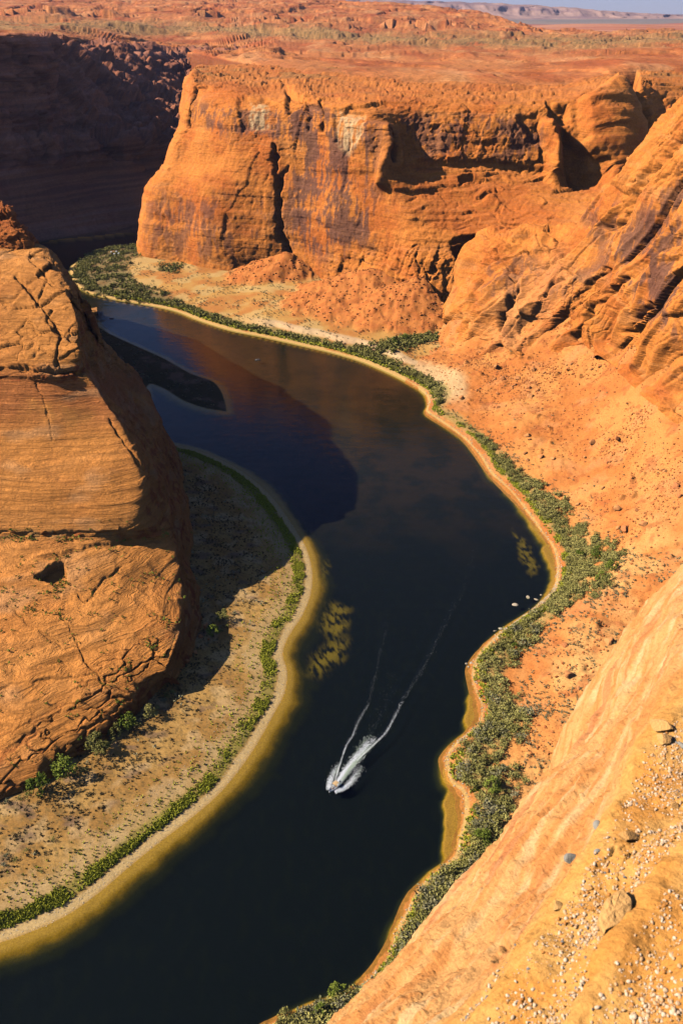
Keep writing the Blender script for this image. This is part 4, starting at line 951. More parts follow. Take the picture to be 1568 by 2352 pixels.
pos = pos[vis]; scl = 1.6 + 2.7 * rng.random(len(pos)) ** 1.4 + .6 * np.clip(fbm(pos / 20., 2, 209), -.5, 1) * np.where(pos[:, 1] > 600, 1.1, 1.0)
pxs, pys = proj(pos)
hid = np.interp(pys, [1318, 1562, 1762, 1990, 2170, 2352], [1568, 1412, 1282, 1100, 960, 790]) - 4
inframe = (pxs < hid) & (pys < 2345)
size = np.where(inframe, scl / np.linalg.norm(pos, axis=1), 0)
order = np.argsort(-size)
ind = order[:240]; rest = order[240:]
bush_me = [mesh_np('shrub', V, F, M_leaf, None, {'tone': T}, False) for V, F, T in bushes]
bush_me2 = [mesh_np('shrub', V, F, M_sage, None, {'tone': T}, False) for V, F, T in bushes]
def zone(px, py):
    if py < 1300: return 'beside the widest green thicket'
    if py < 1500: return 'above the white boulders at the water edge'
    if py < 1660: return 'above the upper sandy cove'
    if py < 1800: return 'on the cobble point between the two sandy coves'
    if py < 1990: return 'above the lower sandy cove'
    if py < 2130: return 'below the lower sandy cove'
    if py < 2230: return 'beside the edge of the rim rock'
    return 'at the lowest end of the right bank'
for q_ in ind:
    px, py = pxs[q_], pys[q_]; pale = rng.random() < .4
    o = link('shrub', (bush_me2 if pale else bush_me)[int(rng.integers(6))]); o.location = pos[q_]; o.rotation_euler = (0, 0, rng.uniform(0, 6.28)); s_ = scl[q_]; o.scale = (s_, s_, s_ * rng.uniform(.75, 1.1))
    big = 'large' if s_ > 3.2 else 'small'
    tag(o, f"{big} {'grey sage' if pale else 'olive green'} shrub {zone(px, py)}", 'shrub', f"shrubs {zone(px, py)}")
o = merged('shrub_thicket', bushes, pos[rest], scl[rest], M_leaf, tones=np.clip(.2 + .55 * fbm(pos[rest] / 16., 3, 219) + rng.uniform(-.12, .12, len(rest)), 0, .5)); tag(o, 'long thicket of grey-green shrubs along the right bank', None, None, 'stuff')
# bright low growth at the water side of the thicket
tuft = [leaf_cloud(14, [(0, 0, .25, .35)], .22, 500 + i, (1, 1, .7), 1.2) for i in range(4)]
wgt = ss(inn - 3.5, inn - 1, sd) * ss(inn + 5, inn + 1, sd) * ss(-.3, .1, fbm(P / 12., 2, 203))
pos, _ = TL.scatter(wgt, 5000); o = merged('bank_grass', tuft, pos, rng.uniform(1.1, 2.4, len(pos)), M_sedge); tag(o, 'yellow-green grass between the water and the shrubs on the right bank', None, None, 'stuff')
# sage scattered up the scree
wgt = ss(wid, wid + 5, sd) * (.02 + 1.0 * ss(1200, 1380, Y) * ss(120, 50, sd) + .8 * ss(wid + 14, wid, sd)) * ss(-.2, .3, fbm(P / 20., 3, 204) + .1)
pos, _ = TL.scatter(wgt, 4200); small = [bush(520 + i, 26, .26, lumps=3) for i in range(5)]
o = merged('sage_scrub', small, pos, rng.uniform(.45, 1.4, len(pos)) ** 1.2, M_sage); tag(o, 'small sage bushes dotted over the lower scree', None, None, 'stuff')

# ---- far point bar
P, X, Y, sd = PJ.P, PJX, PJY, PJ.sd
wgt = np.clip(ss(5, 8, sd) * ss(20, 13, sd + 4 * fbm(P / 20., 2, 205)) * ss(-.4, 0, fbm(P / 12., 2, 206) + .15) + .75 * PJ.leftveg * ss(-.2, .2, fbm(P / 16., 2, 207)) + .5 * area(X, Y, [(370, 610), (420, 608), (410, 625), (370, 625)], 6)
      + area(X, Y, [(820, 800), (900, 780), (1000, 765), (1010, 775), (900, 812), (820, 815)], 8), 0, 1) * (1 - PJ.cone)
pos, _ = PJ.scatter(wgt, 2600); fb = [bush(540 + i, 44, .26, lumps=5) for i in range(6)]
o = merged('far_shrubs', fb, pos, rng.uniform(1.6, 4.2, len(pos)), M_leaf); tag(o, 'dark shrubs lining the far bank and its tip', None, None, 'stuff')
wgt = ss(3.5, 5, sd) * ss(13, 8, sd + 3 * fbm(P / 20., 2, 205)) * ss(230, 280, X)
pos, _ = PJ.scatter(wgt, 3500); o = merged('far_bank_grass', [leaf_cloud(10, [(0, 0, .3, .4)], .3, 500 + i, (1, 1, .7), 1.2) for i in range(4)], pos, rng.uniform(1.5, 3.0, len(pos)), M_sedge); tag(o, 'bright green strip of growth along the far waterline', None, None, 'stuff')
wgt = ss(18, 26, sd) * (1 - PJ.cone) * ss(-.3, .3, fbm(P / 20., 2, 208))
pos, _ = PJ.scatter(wgt, 1800); o = merged('far_scrub', small, pos, rng.uniform(.7, 1.9, len(pos)), M_sage); tag(o, 'specks of scrub on the far sandy flat', None, None, 'stuff')

# ---- left bank: sedge belt, dry scrub, shrubs under the butte
def sb_scatter(w, n):
    st_ = np.linalg.norm(np.gradient(SB_P, axis=0), axis=-1) * np.linalg.norm(np.gradient(SB_P, axis=1), axis=-1)
    p = (w * st_).ravel(); p /= p.sum(); k = rng.choice(p.size, n, p=p)
    q = SB_P.reshape(-1, 3)[k].copy(); q[:, :2] += rng.uniform(-.5, .5, (n, 2)); return q
nz = fbm(SB_P / 12., 3, 211); isl = (SBY < 950) & (SB_sd > 0)
nl = fbm(SB_P / 45., 2, 215)
w = ss(4.8, 6.5, SB_sd + 1.5 * nz) * ss(13, 10, SB_sd + 3 * nz + 4 * nl) * (SBY > 1000) * (ss(-.2, .25, nz + .4 * nl + .1) + .06) + .035 * ss(5, 8, SB_sd) * ss(34, 14, SB_sd) * (SBY > 1000)
pos = sb_scatter(w, 16000); blade = [leaf_cloud(9, [(0, 0, .35, .33)], .27, 560 + i, (1, 1, .8), 2.2) for i in range(4)]
o = merged('sedge_belt', blade, pos, rng.uniform(.7, 1.7, len(pos)) , M_sedge); tag(o, 'curving belt of green sedge along the left shore', None, None, 'stuff')
w = ss(26, 34, SB_sd) * (SBY > 1000) * (.25 + ss(-.1, .3, fbm(SB_P / np.array([18., 11., 9.]), 3, 212)))
pos = sb_scatter(w, 15000); o = merged('dry_scrub', [leaf_cloud(9, [(0, 0, .2, .36)], .22, 580 + i, (1, 1, .6), .8) for i in range(4)], pos, rng.uniform(.8, 2.2, len(pos)), M_dry); tag(o, 'tawny dry scrub covering the left point bar', None, None, 'stuff')
w = ss(30, 40, SB_sd) * (SBY > 1000) * ss(.1, .3, fbm(SB_P / 18., 2, 213)) + .9 * ss(2, 5, SB_sd) * isl * ss(-.3, .2, nz) + 1.2 * ss(19, 26, SB_sd) * area(SBX, SBY, [(480, 1400), (640, 1290), (700, 1250), (700, 1400), (630, 1500), (520, 1560)], 20) * .5
pos = sb_scatter(w, 2600); o = merged('bank_scrub', small, pos, rng.uniform(.7, 2.0, len(pos)), M_sage); tag(o, 'grey-green bushes scattered on the left bank and island', None, None, 'stuff')
spots = [(20, 1842, 2.2), (45, 1835, 1.8), (62, 1828, 2.0), (110, 1806, 2.0), (178, 1782, 2.0), (190, 1770, 2.4), (205, 1752, 1.8), (250, 1712, 2.4), (258, 1700, 2.6), (248, 1692, 2.0), (275, 1680, 2.4), (312, 1664, 2.2), (326, 1655, 2.4), (335, 1642, 2.0), (360, 1628, 2.2), (375, 1612, 2.6), (384, 1600, 2.2), (395, 1590, 2.0), (20, 1968, 2.0), (35, 1975, 1.8), (60, 1955, 1.6), (10, 1990, 1.7), (95, 2000, 1.5), (120, 1930, 1.7), (480, 1480, 2.0), (505, 1450, 2.2), (520, 1440, 2.0), (540, 1410, 2.0)]
side_ = ['at the left end of the butte foot', 'in the clump below the butte apron', 'under the shaded butte wall', 'on the open sand near the left frame edge', 'by the red rock pinnacle']
for j, (px, py, s_) in enumerate(spots):
    o = link('shrub', (bush_me2 if j % 3 == 0 else bush_me)[j % 6]); o.location = g_left(px, py); o.rotation_euler = (0, 0, j); o.scale = (s_, s_, s_ * .85)
    zn = side_[3] if 1920 < py else side_[4] if px > 450 else side_[0] if px < 130 else side_[1] if px < 300 else side_[2]
    tag(o, f"{'pale' if j % 3 == 0 else 'dark'} {'broad' if s_ > 2.05 else 'compact'} shrub {zn}", 'shrub', 'shrubs ' + zn)
wgt = (ss(.35, .2, BT.steep) * .15 + np.exp(-((BTY - 1230) / 10) ** 2) * 2.2 + .8 * np.exp(-(segdist(BTX, BTY, [(140, 1410), (190, 1500), (225, 1560), (300, 1640)]) / 7) ** 2) + .9 * np.exp(-(segdist(BTX, BTY, [(150, 1340), (100, 1400), (40, 1380)]) / 14) ** 2) + .7 * np.exp(-(segdist(BTX, BTY, [(150, 1640), (260, 1570), (360, 1470), (380, 1430)]) / 14) ** 2)) * ss(.45, .3, BT.steep) * (BTY > 1195) * ss(-.2, .2, fbm(BT.P / 10., 2, 214))
pos, _ = BT.scatter(wgt, 650); o = merged('rock_scrub', small, pos, rng.uniform(.5, 1.6, len(pos)), M_green); tag(o, 'tiny bushes rooted in the cracks and ledge of the butte', None, None, 'stuff')
# ================================================================== BOULDERS, RUBBLE, GRAVEL, STONES
def ico(sub):
    import bmesh
    bm = bmesh.new(); bmesh.ops.create_icosphere(bm, subdivisions=sub, radius=1)
    V = np.array([v.co[:] for v in bm.verts]); F = np.array([[v.index for v in f.verts] for f in bm.faces]); bm.free(); return V, F
def rock_shape(seed, sub=3, flat_=.7, cuts=9, rough=.05):
    """a ball planed down by random cuts: angular, with a few broad faces"""
    r = np.random.default_rng(seed); V, F = ico(sub)
    V = V * np.array([1.25, .95, flat_])
    for _ in range(cuts):
        n = r.normal(size=3); n /= np.linalg.norm(n); h = r.uniform(.45, .75)
        d = V @ n; V = V - np.maximum(d - h, 0)[:, None] * n * .92
    V = V * (1 + rough * fbm(V * 2.3 + seed, 3, seed))[:, None]
    return V, F
def rock_mat(name, a, b, sc):
    m, nt = new_mat(name); L = nt.links.new
    out = nd(nt, 'ShaderNodeOutputMaterial'); bs = nd(nt, 'ShaderNodeBsdfPrincipled'); bs.inputs['Roughness'].default_value = .93; bs.inputs['Specular IOR Level'].default_value = .2
    tc = nd(nt, 'ShaderNodeTexCoord'); n1 = nd(nt, 'ShaderNodeTexNoise'); n1.inputs['Scale'].default_value = sc; n1.inputs['Detail'].default_value = 6
    oi = nd(nt, 'ShaderNodeObjectInfo'); ma = nd(nt, 'ShaderNodeMath', operation='MULTIPLY_ADD'); L(oi.outputs['Random'], ma.inputs[0]); ma.inputs[1].default_value = .5; L(n1.outputs['Fac'], ma.inputs[2])
    cr = nd(nt, 'ShaderNodeValToRGB'); cr.color_ramp.elements[0].position = .35; cr.color_ramp.elements[1].position = 1.05; cr.color_ramp.elements[1].position = 1.0
    cr.color_ramp.elements[0].color = (*a, 1); cr.color_ramp.elements[1].color = (*b, 1)
    L(tc.outputs['Object'], n1.inputs['Vector']); L(ma.outputs[0], cr.inputs[0]); L(cr.outputs[0], bs.inputs['Base Color'])
    bp = nd(nt, 'ShaderNodeBump'); bp.inputs['Strength'].default_value = .35; bp.inputs['Distance'].default_value = .12; L(n1.outputs['Fac'], bp.inputs['Height']); L(bp.outputs[0], bs.inputs['Normal']); L(bs.outputs[0], out.inputs[0])
    return m
M_rock = rock_mat('boulder_sandstone', (.40, .12, .04), (.62, .26, .085), 3.0)
M_white = rock_mat('bleached_boulder', (.30, .22, .14), (.50, .40, .28), 3.0)
M_grey = rock_mat('grey_pebble', (.25, .22, .18), (.38, .34, .27), 5.0)
M_tan = rock_mat('tan_stone', (.52, .25, .07), (.62, .33, .11), 4.0)
rk = [rock_shape(600 + i) for i in range(6)]
rk_me = [mesh_np('boulder', V, F, M_rock, None, None, False) for V, F in rk]
P, X, Y, sd = TL.P, TLX, TLY, TL.sd
hidx = np.interp(Y, [1318, 1562, 1762, 1990, 2170, 2352], [1568, 1412, 1282, 1100, 960, 790])
infr = (X < hidx - 6) & (X < 1566)
dens = ss(20, 40, sd) * infr * (.12 + 1.6 * area(X, Y, [(1370, 1040), (1450, 950), (1500, 930), (1470, 1010), (1400, 1070)], 12) + 1.1 * np.exp(-(segdist(X, Y, [(1090, 830), (1200, 880), (1300, 850), (1420, 800)]) / 22) ** 2) + .9 * area(X, Y, [(1120, 840), (1260, 830), (1330, 860), (1200, 920), (1130, 900)], 20)
        + 1.2 * np.exp(-(segdist(X, Y, [(1400, 1250), (1480, 1190), (1560, 1170)]) / 16) ** 2) + .9 * area(X, Y, [(1480, 1080), (1568, 1000), (1568, 1180), (1500, 1180)], 20) + .5 * area(X, Y, [(1250, 1480), (1400, 1430), (1360, 1560), (1270, 1620)], 20))
pos, _ = TL.scatter(dens, 150); pxs, pys = proj(pos)
def rzone(px, py):
    if py < 900: return 'on the scree right under the ribbed spur'
    if px > 1340 and 920 < py < 1090: return 'in the boulder pile on the open scree'
    if py < 1100: return 'on the upper scree'
    if py < 1280: return 'on the scree uphill of the widest thicket'
    if py < 1450: return 'on the sandy slope beyond the rim edge'
    return 'among the sage above the cobble point'
for i in range(len(pos)):
    s_ = float(rng.choice([.9, 1.3, 1.9, 2.9], p=[.3, .33, .25, .12])); z_ = rzone(pxs[i], pys[i])
    o = link('boulder', rk_me[i % 6]); o.location = pos[i] + np.array([0, 0, .25 * s_]); o.rotation_euler = (rng.uniform(-.4, .4), rng.uniform(-.4, .4), rng.uniform(0, 6.28)); o.scale = (s_, s_, s_)
    tag(o, f"{'big' if s_ > 2 else 'middling' if s_ > 1.4 else 'small'} orange boulder {z_}", 'boulder', 'boulders ' + z_)
lowrk = [(*rock_shape(620 + i, 1, .7, 6, .0), ) for i in range(6)]
lowv = [(V, F, np.zeros(len(V))) for V, F in lowrk]
M_rub = ground_mat('rubble_stone', 2.0, .3, .2)
def rubble(name, pos, scl, colA, colB, label, lift=.25):
    t = rng.random(len(pos))
    pos = pos + np.array([0, 0, 1]) * (lift * scl)[:, None]
    o = merged(name, lowv, pos, scl, M_rub, False, cols_=mixc(colA, colB, t)); tag(o, label, None, None, 'stuff'); return o
dens2 = ss(16, 30, sd) * (X < hidx + 20) * (.06 + ss(.0, .4, fbm(P / 40., 3, 221) + .4 * fbm(P / 9., 2, 223)) + 1.5 * dens)
pos, _ = TL.scatter(dens2, 11000); scl = .25 + .75 * rng.random(len(pos)) ** 4
rubble('scree_rubble', pos, scl, (.42, .13, .04), (.62, .26, .09), 'loose orange stones strewn over the scree')
pos, _ = PJ.scatter(PJ.cone * (.3 + ss(-.1, .3, fbm(PJ.P / 25., 2, 222))) + 1e-6, 2200); rubble('cone_rubble', pos, .35 + 1.5 * rng.random(len(pos)) ** 4, (.46, .15, .048), (.62, .25, .08), 'red rubble covering the scree cones under the far cliff')
wgt = ss(5, 3.5, sd) * ss(-.5, .6, sd) * np.clip(area(X, Y, [(1000, 1690), (1110, 1480), (1220, 1380), (1300, 1250), (1260, 1420), (1130, 1500), (1110, 1640), (1060, 1840), (1010, 1800)], 14) + .35 + .8 * area(X, Y, [(840, 2200), (960, 2060), (930, 2200), (860, 2280)], 12), 0, 1)
pos, _ = TL.scatter(wgt, 3000); rubble('shore_cobbles', pos, .12 + .42 * rng.random(len(pos)) ** 3, (.42, .31, .19), (.66, .54, .38), 'pale cobbles along the right waterline')
w = ss(.2, 1, SB_sd) * ss(7, 4, SB_sd) * (SBY > 1000) + .5 * ss(16, 19, SB_sd) * ss(25, 21, SB_sd) * (SBY > 1000)
pos = sb_scatter(w, 6000); rubble('shore_gravel', pos, .08 + .2 * rng.random(len(pos)) ** 2, (.45, .34, .2), (.68, .56, .38), 'band of pale gravel along the left waterline', .1)

# white boulders standing in the shallows
wb = [(1185, 1389, 2.1, 'broad white boulder standing alone in the deep water off the right bank'), (1212, 1371, 1.5, 'white wedge-shaped boulder in the water nearest the weed bed'), (1230, 1377, 1.2, 'flat pale boulder on the orange shallows'), (1241, 1367, .9, 'small white boulder touching the sandy edge'),
      (1149, 1444, 1.4, 'pale rock at the waterline where the bank bulges'), (1136, 1449, .8, 'small pale rock beside the bulge of the bank'), (1082, 1522, 1.5, 'flat pale rock at the head of the upper sandy cove'), (1070, 1524, .9, 'pale stone lying farthest out at the head of the upper cove'), (1098, 1520, 1.2, 'buff rock on the shore at the head of the upper cove'), (1076, 1532, .8, 'small buff stone just below the flat pale rock')]
wm = [mesh_np('river_boulder', *rock_shape(640 + i, 3, .6, 8), M_white, None, None, False) for i in range(3)]
for i, (px, py, s_, lab) in enumerate(wb):
    o = link('river_boulder', wm[i % 3]); o.location = pt(px, py, WZ - .05 * s_); o.rotation_euler = (0, 0, i * 1.3); o.scale = (s_, s_ * .8, s_ * .6); tag(o, lab, 'boulder', 'boulders at the waterline')
# rock pinnacle on the left bank
V, F = rock_shape(660, 4, 2.6, 12, .08); V *= np.array([.8, .8, 1]); o = link('rock_pinnacle', mesh_np('rock_pinnacle', V, F, M_rock, None, None, False)); o.location = g_left(474, 1448) + np.array([0, 0, 3.2]); o.scale = (2.0, 2.0, 2.0)
tag(o, 'upright red rock pinnacle at the edge of the butte shadow', 'rock')
for i, (px, py, s_) in enumerate([(450, 1440, 2.2), (462, 1462, 1.6), (440, 1470, 2.0), (448, 1500, 1.5), (430, 1520, 1.8), (478, 1470, 1.0)]):
    o = link('boulder', rk_me[i]); o.location = g_left(px, py) + np.array([0, 0, .4]); o.rotation_euler = (.3, i, i * 2); o.scale = (s_, s_, s_); tag(o, f"{['tall', 'blunt', 'broad', 'low', 'dark', 'little'][i]} fallen boulder in the butte shadow by the red pinnacle", 'boulder', 'fallen boulders by the pinnacle')

# ---- gravel and stones on the rim ledge
P, X, Y = RM.P, RMX, RMY
shelf = ss(.25, .02, RM.ob) * ss(14, 30, RM.r3) * ss(14, 26, RM.r5) * (X > 700) * (X < 1640) * (Y < 2420)
gz = fbm(P / .22, 3, 231)
den = shelf * (.22 + ss(-.15, .3, gz + .25 * ss(2000, 2250, Y)))
n = 6000
pos, kk = RM.scatter(den + 1e-9, n); pos = pos + np.stack([rng.uniform(-.006, .006, n), rng.uniform(-.006, .006, n), np.zeros(n)], 1)
scl = .0011 + .0038 * rng.random(n) ** 3.0
t = rng.random(n); base_ = mixc((.74, .58, .42), (.66, .38, .18), t); base_ = np.where((rng.random(n) < .035)[:, None], np.array([[.24, .22, .20]]), base_); base_ = np.where((rng.random(n) < .14)[:, None], np.array([[.56, .25, .07]]), base_)
M_gr = ground_mat('gravel_stone', 200., .2, .15, .6)
pos2 = pos + np.array([0, 0, 1]) * (scl * .12)[:, None]
o = merged('gravel', [(V, F, np.zeros(len(V))) for V, F in [rock_shape(680 + i, 2, .62, 4, .0) for i in range(5)]], pos2, scl, M_gr, True, cols_=base_); tag(o, 'scatter of pale quartz pebbles on the orange rim ledge', None, None, 'stuff')

def slab(seed, outline, th, mat):
    """a flat stone with a given plan outline, slightly domed and chipped"""
    n = len(outline); r = np.random.default_rng(seed); V = []; F = []
    pl_ = np.array([pchip(np.array([[*p, 0] for p in outline + [outline[0]]], float)[:, None, :], [4] * n)[:-1, 0, :2]])[0]
    m = len(pl_); lv = [(-.0, .92), (.15, 1.0), (.8, .97), (1.0, .86), (1.04, .5)]
    for z, s_ in lv:
        for p in pl_: V.append((p[0] * s_ + r.normal() * .008, p[1] * s_ + r.normal() * .008, z * th + .02 * r.normal() * th))
    V.append((0, 0, 1.05 * th)); k = len(lv)
    for i in range(k - 1):
        for j in range(m): F.append((i * m + j, i * m + (j + 1) % m, (i + 1) * m + (j + 1) % m, (i + 1) * m + j))
    for j in range(m): F.append(((k - 1) * m + j, (k - 1) * m + (j + 1) % m, len(V) - 1, len(V) - 1))
    me = bpy.data.meshes.new('flat_stone'); me.from_pydata([tuple(v) for v in V], [], [f if f[2] != f[3] else f[:3] for f in F]); me.materials.append(mat)
    for p in me.polygons: p.use_smooth = False
    return me
def g_rim(px, py): return ground(P, X, Y, px, py)
def mpp(p): return float(np.linalg.norm(p)) / FOC
p = g_rim(1406, 2108); u = mpp(p)
o = link('flat_stone', slab(1, [(-.95, -.55), (.15, -.62), (.95, .1), (.86, .62), (.2, .58), (-.75, .05)], .7, M_tan)); o.location = p + np.array([0, 0, -.004]); o.scale = (50 * u, 50 * u, 62 * u); o.rotation_euler = (R(6), R(-8), R(24)); tag(o, 'tan wedge-shaped flat stone, largest on the rim ledge', 'stone', 'stones on the rim ledge')
rs = [mesh_np('pebble', *rock_shape(700 + i, 3, .75, 3, .02), M_grey) for i in range(2)]; ts = [mesh_np('stone', *rock_shape(710 + i, 3, .8, 9, .05), M_tan, None, None, False) for i in range(3)]
for nm, me_, px, py, s_, lab in [('pebble', rs[0], 1311, 1974, 13, 'pale grey rounded pebble at the left edge of the gravel'), ('pebble', rs[1], 1371, 1898, 10, 'dark grey oval pebble at the head of the gravel'), ('pebble', rs[1], 1370, 1958, 7, 'small blue-grey pebble under the upright chunk'),
      ('stone', ts[0], 1441, 1926, 20, 'upright tan chunk with a dark shadowed side'), ('stone', ts[1], 1520, 1675, 24, 'flat orange stone lying uppermost on the ledge'), ('stone', ts[2], 1526, 1702, 20, 'reddish stone just below the uppermost flat stone'), ('stone', ts[1], 1392, 1908, 9, 'flat mauve stone beside the dark oval pebble'),
      ('stone', ts[2], 1444, 2072, 20, 'pinkish stone touching the far corner of the wedge-shaped slab'), ('stone', ts[0], 1281, 2084, 13, 'orange stone half sunk in the ridge left of the gravel'), ('stone', ts[1], 1350, 2042, 9, 'brown stone in the middle of the gravel patch'), ('stone', ts[0], 1547, 1855, 12, 'orange stone close to the right frame edge'),
      ('pebble', rs[0], 1565, 1714, 9, 'dark pebble cut by the right frame edge')]:
    p = g_rim(px, py); u = mpp(p) * s_; o = link(nm, me_); o.location = p + np.array([0, 0, u * .25]); o.scale = (u, u, u * .8); o.rotation_euler = (.1, .15, px * .7); tag(o, lab, nm, 'stones on the rim ledge')
# ================================================================== BOATS, PEOPLE, FOAM, SHELTERS
M_hull = plain_mat('boat_white', (.75, .74, .70), .35, .05); M_canvas = plain_mat('tan_canvas', (.62, .40, .18), .8, .1); M_darkg = plain_mat('dark_fitting', (.03, .03, .035), .5, .1)
M_skin = plain_mat('skin', (.45, .27, .18), .6, .05); M_cloth = [plain_mat('navy_cloth', (.03, .04, .09), .9), plain_mat('white_cloth', (.7, .7, .7), .9), plain_mat('red_cloth', (.4, .05, .04), .9)]
def loft_mesh(name, sections, mat, close=True, parent=None):
    n = len(sections[0]); V = [v for s_ in sections for v in s_]; F = []
    for i in range(len(sections) - 1):
        for j in range(n - (0 if close else 1)): F.append((i * n + j, i * n + (j + 1) % n, (i + 1) * n + (j + 1) % n, (i + 1) * n + j))
    if close: F.append(tuple(range(n))[::-1]); F.append(tuple(range((len(sections) - 1) * n, len(sections) * n)))
    me = bpy.data.meshes.new(name); me.from_pydata([tuple(map(float, v)) for v in V], [], F); me.materials.append(mat); me.update()
    return link(name, me, parent)
def boxm(name, c, s, mat, parent, taper=.85):
    x, y, z = c; a, b, h = s[0] / 2, s[1] / 2, s[2]
    secs = []
    for zz, k in ((0, .96), (.12, 1), (.85, taper + .02), (1, taper - .04)): secs.append([(x - a * k, y - b * k, z + h * zz), (x + a * k, y - b * k, z + h * zz), (x + a * k, y + b * k, z + h * zz), (x - a * k, y + b * k, z + h * zz)])
    return loft_mesh(name, secs, mat, True, parent)
def hull(parent, L, B, H, mat, name='hull'):
    secs = []
    for t in np.linspace(0, 1, 14):
        y = L * (t - .5); b = B / 2 * (1 if t < .45 else max(.03, math.cos((t - .45) / .55 * 1.5) ** .7)); sh_ = H * (.85 + .35 * t ** 2); k = .12 * L * max(0, t - .7) * .6
        secs.append([(-b, y, sh_), (-b * .95, y, .25 * H + k), (-b * .6, y, -.15 * H + k), (0, y, -.3 * H + k * 1.4), (b * .6, y, -.15 * H + k), (b * .95, y, .25 * H + k), (b, y, sh_), (b * .86, y, sh_), (b * .8, y, .35 * H + k), (-b * .8, y, .35 * H + k), (-b * .86, y, sh_)])
    return loft_mesh(name, secs, mat, True, parent)
def person_mesh(seat_pose, cloth):
    """one continuous skinned body, sitting"""
    import bmesh
    J = [(0, 0, .5, .15), (0, .02, .75, .15), (0, .03, .98, .16), (0, .03, 1.10, .07), (0, .05, 1.22, .105), (0, .06, 1.34, .09),
         (-.2, .03, 1.0, .07), (-.27, .10, .78, .055), (-.2, .30, .68, .045), (.2, .03, 1.0, .07), (.27, .10, .78, .055), (.2, .30, .68, .045),
         (-.11, .1, .48, .1), (-.13, .45, .5, .085), (-.13, .5, .1, .06), (-.13, .62, .05, .05), (.11, .1, .48, .1), (.13, .45, .5, .085), (.13, .5, .1, .06), (.13, .62, .05, .05)]
    E = [(0, 1), (1, 2), (2, 3), (3, 4), (4, 5), (2, 6), (6, 7), (7, 8), (2, 9), (9, 10), (10, 11), (0, 12), (12, 13), (13, 14), (14, 15), (0, 16), (16, 17), (17, 18), (18, 19)]
    me = bpy.data.meshes.new('person'); me.from_pydata([j[:3] for j in J], E, [])
    o = bpy.data.objects.new('person_cage', me); coll.objects.link(o)
    md = o.modifiers.new('skin', 'SKIN'); o.modifiers.new('sub', 'SUBSURF').levels = 1
    for i, j in enumerate(J): me.skin_vertices[0].data[i].radius = (j[3], j[3])
    me.skin_vertices[0].data[0].use_root = True
    dg = bpy.context.evaluated_depsgraph_get(); me2 = bpy.data.meshes.new_from_object(o.evaluated_get(dg)); bpy.data.objects.remove(o)
    me2.name = 'person'; me2.materials.clear(); me2.materials.append(M_skin); me2.materials.append(cloth)
    for p in me2.polygons:
        p.use_smooth = True; c = p.center
        p.material_index = 0 if (c.z > 1.07 or (c.y > .2 and .6 < c.z < .74 and abs(c.x) > .16)) else 1
    return me2
pm = [person_mesh(0, c_) for c_ in M_cloth]
def hair(parent):
    V, F = ico(2); V = V * np.array([.105, .115, .1]) + np.array([0, .03, 1.35]); link('hair', mesh_np('hair', V, F, M_darkg), parent)

def place(name, px, py, head, label, cat):
    o = bpy.data.objects.new(name, None); coll.objects.link(o); o.location = pt(px, py, WZ); o.rotation_euler = (0, 0, head); tag(o, label, cat); return o
hd = math.atan2(-(-2.7), -3.4)                # bow towards the lower left
hd = math.atan2(2.7, -3.4)
b = place('motorboat', 767.5, 1809.5, hd, 'white open motorboat with a tan canopy speeding down the river', 'boat'); b.rotation_euler = (R(4), 0, hd)
hull(b, 7.4, 2.6, .95, M_hull)
loft_mesh('rub_rail', [[(s_ * 1.33, y, .86), (s_ * 1.38, y, .86), (s_ * 1.38, y, .95), (s_ * 1.33, y, .95)] for s_ in (1,) for y in (-3.6, -1.5, .2)], M_darkg, True, b)
loft_mesh('rub_rail', [[(-1.33, y, .86), (-1.33, y, .95), (-1.38, y, .95), (-1.38, y, .86)] for y in (-3.6, -1.5, .2)], M_darkg, True, b)
loft_mesh('canopy', [[(-1.05 * k, y, 2.35 + dz), (-.5 * k, y, 2.47 + dz), (.5 * k, y, 2.47 + dz), (1.05 * k, y, 2.35 + dz), (1.05 * k, y, 2.30 + dz), (-1.05 * k, y, 2.30 + dz)] for y, k, dz in ((-2.0, .96, -.05), (-1.2, 1, 0), (-.3, 1, .02), (.4, .94, -.06))], M_canvas, True, b)
for x_ in (-1.0, 1.0):
    for y_ in (-1.9, .3):
        V, F = tube([(x_, y_, .9), (x_, y_, 1.6), (x_ * .98, y_, 2.32)], [.03, .03, .03]); link('canopy_pole', mesh_np('canopy_pole', V, F, M_darkg), b)
boxm('console', (.45, .2, .35), (.7, .5, .85), M_hull, b)
for y_ in (-1.2, 1.3): boxm('bench', (0, y_, .35), (1.7, .45, .42), M_canvas, b)
mo = boxm('outboard_motor', (0, -3.95, .3), (.5, .6, 1.05), M_darkg, b, .7)
V, F = tube([(0, -3.95, .35), (0, -4.0, -.2), (0, -4.0, -.6)], [.12, .1, .06]); link('drive_leg', mesh_np('drive_leg', V, F, M_darkg), mo)
from mathutils import Matrix
def aboard(boat, lx, ly, lz, k, label, yaw=0):
    M_ = Matrix.Translation(boat.location) @ boat.rotation_euler.to_matrix().to_4x4() @ Matrix.Translation((lx, ly, lz)) @ Matrix.Rotation(yaw, 4, 'Z')
    o = link('person', pm[k]); o.matrix_world = M_; tag(o, label, 'person'); hair(o); return o
aboard(b, -.45, 1.15, .32, 0, 'person in navy sitting on the bow bench of the motorboat, on the left'); aboard(b, .3, 1.25, .32, 1, 'person in white sitting on the bow bench of the motorboat'); aboard(b, .1, -1.25, .32, 2, 'person in red sitting under the tan canopy of the motorboat')
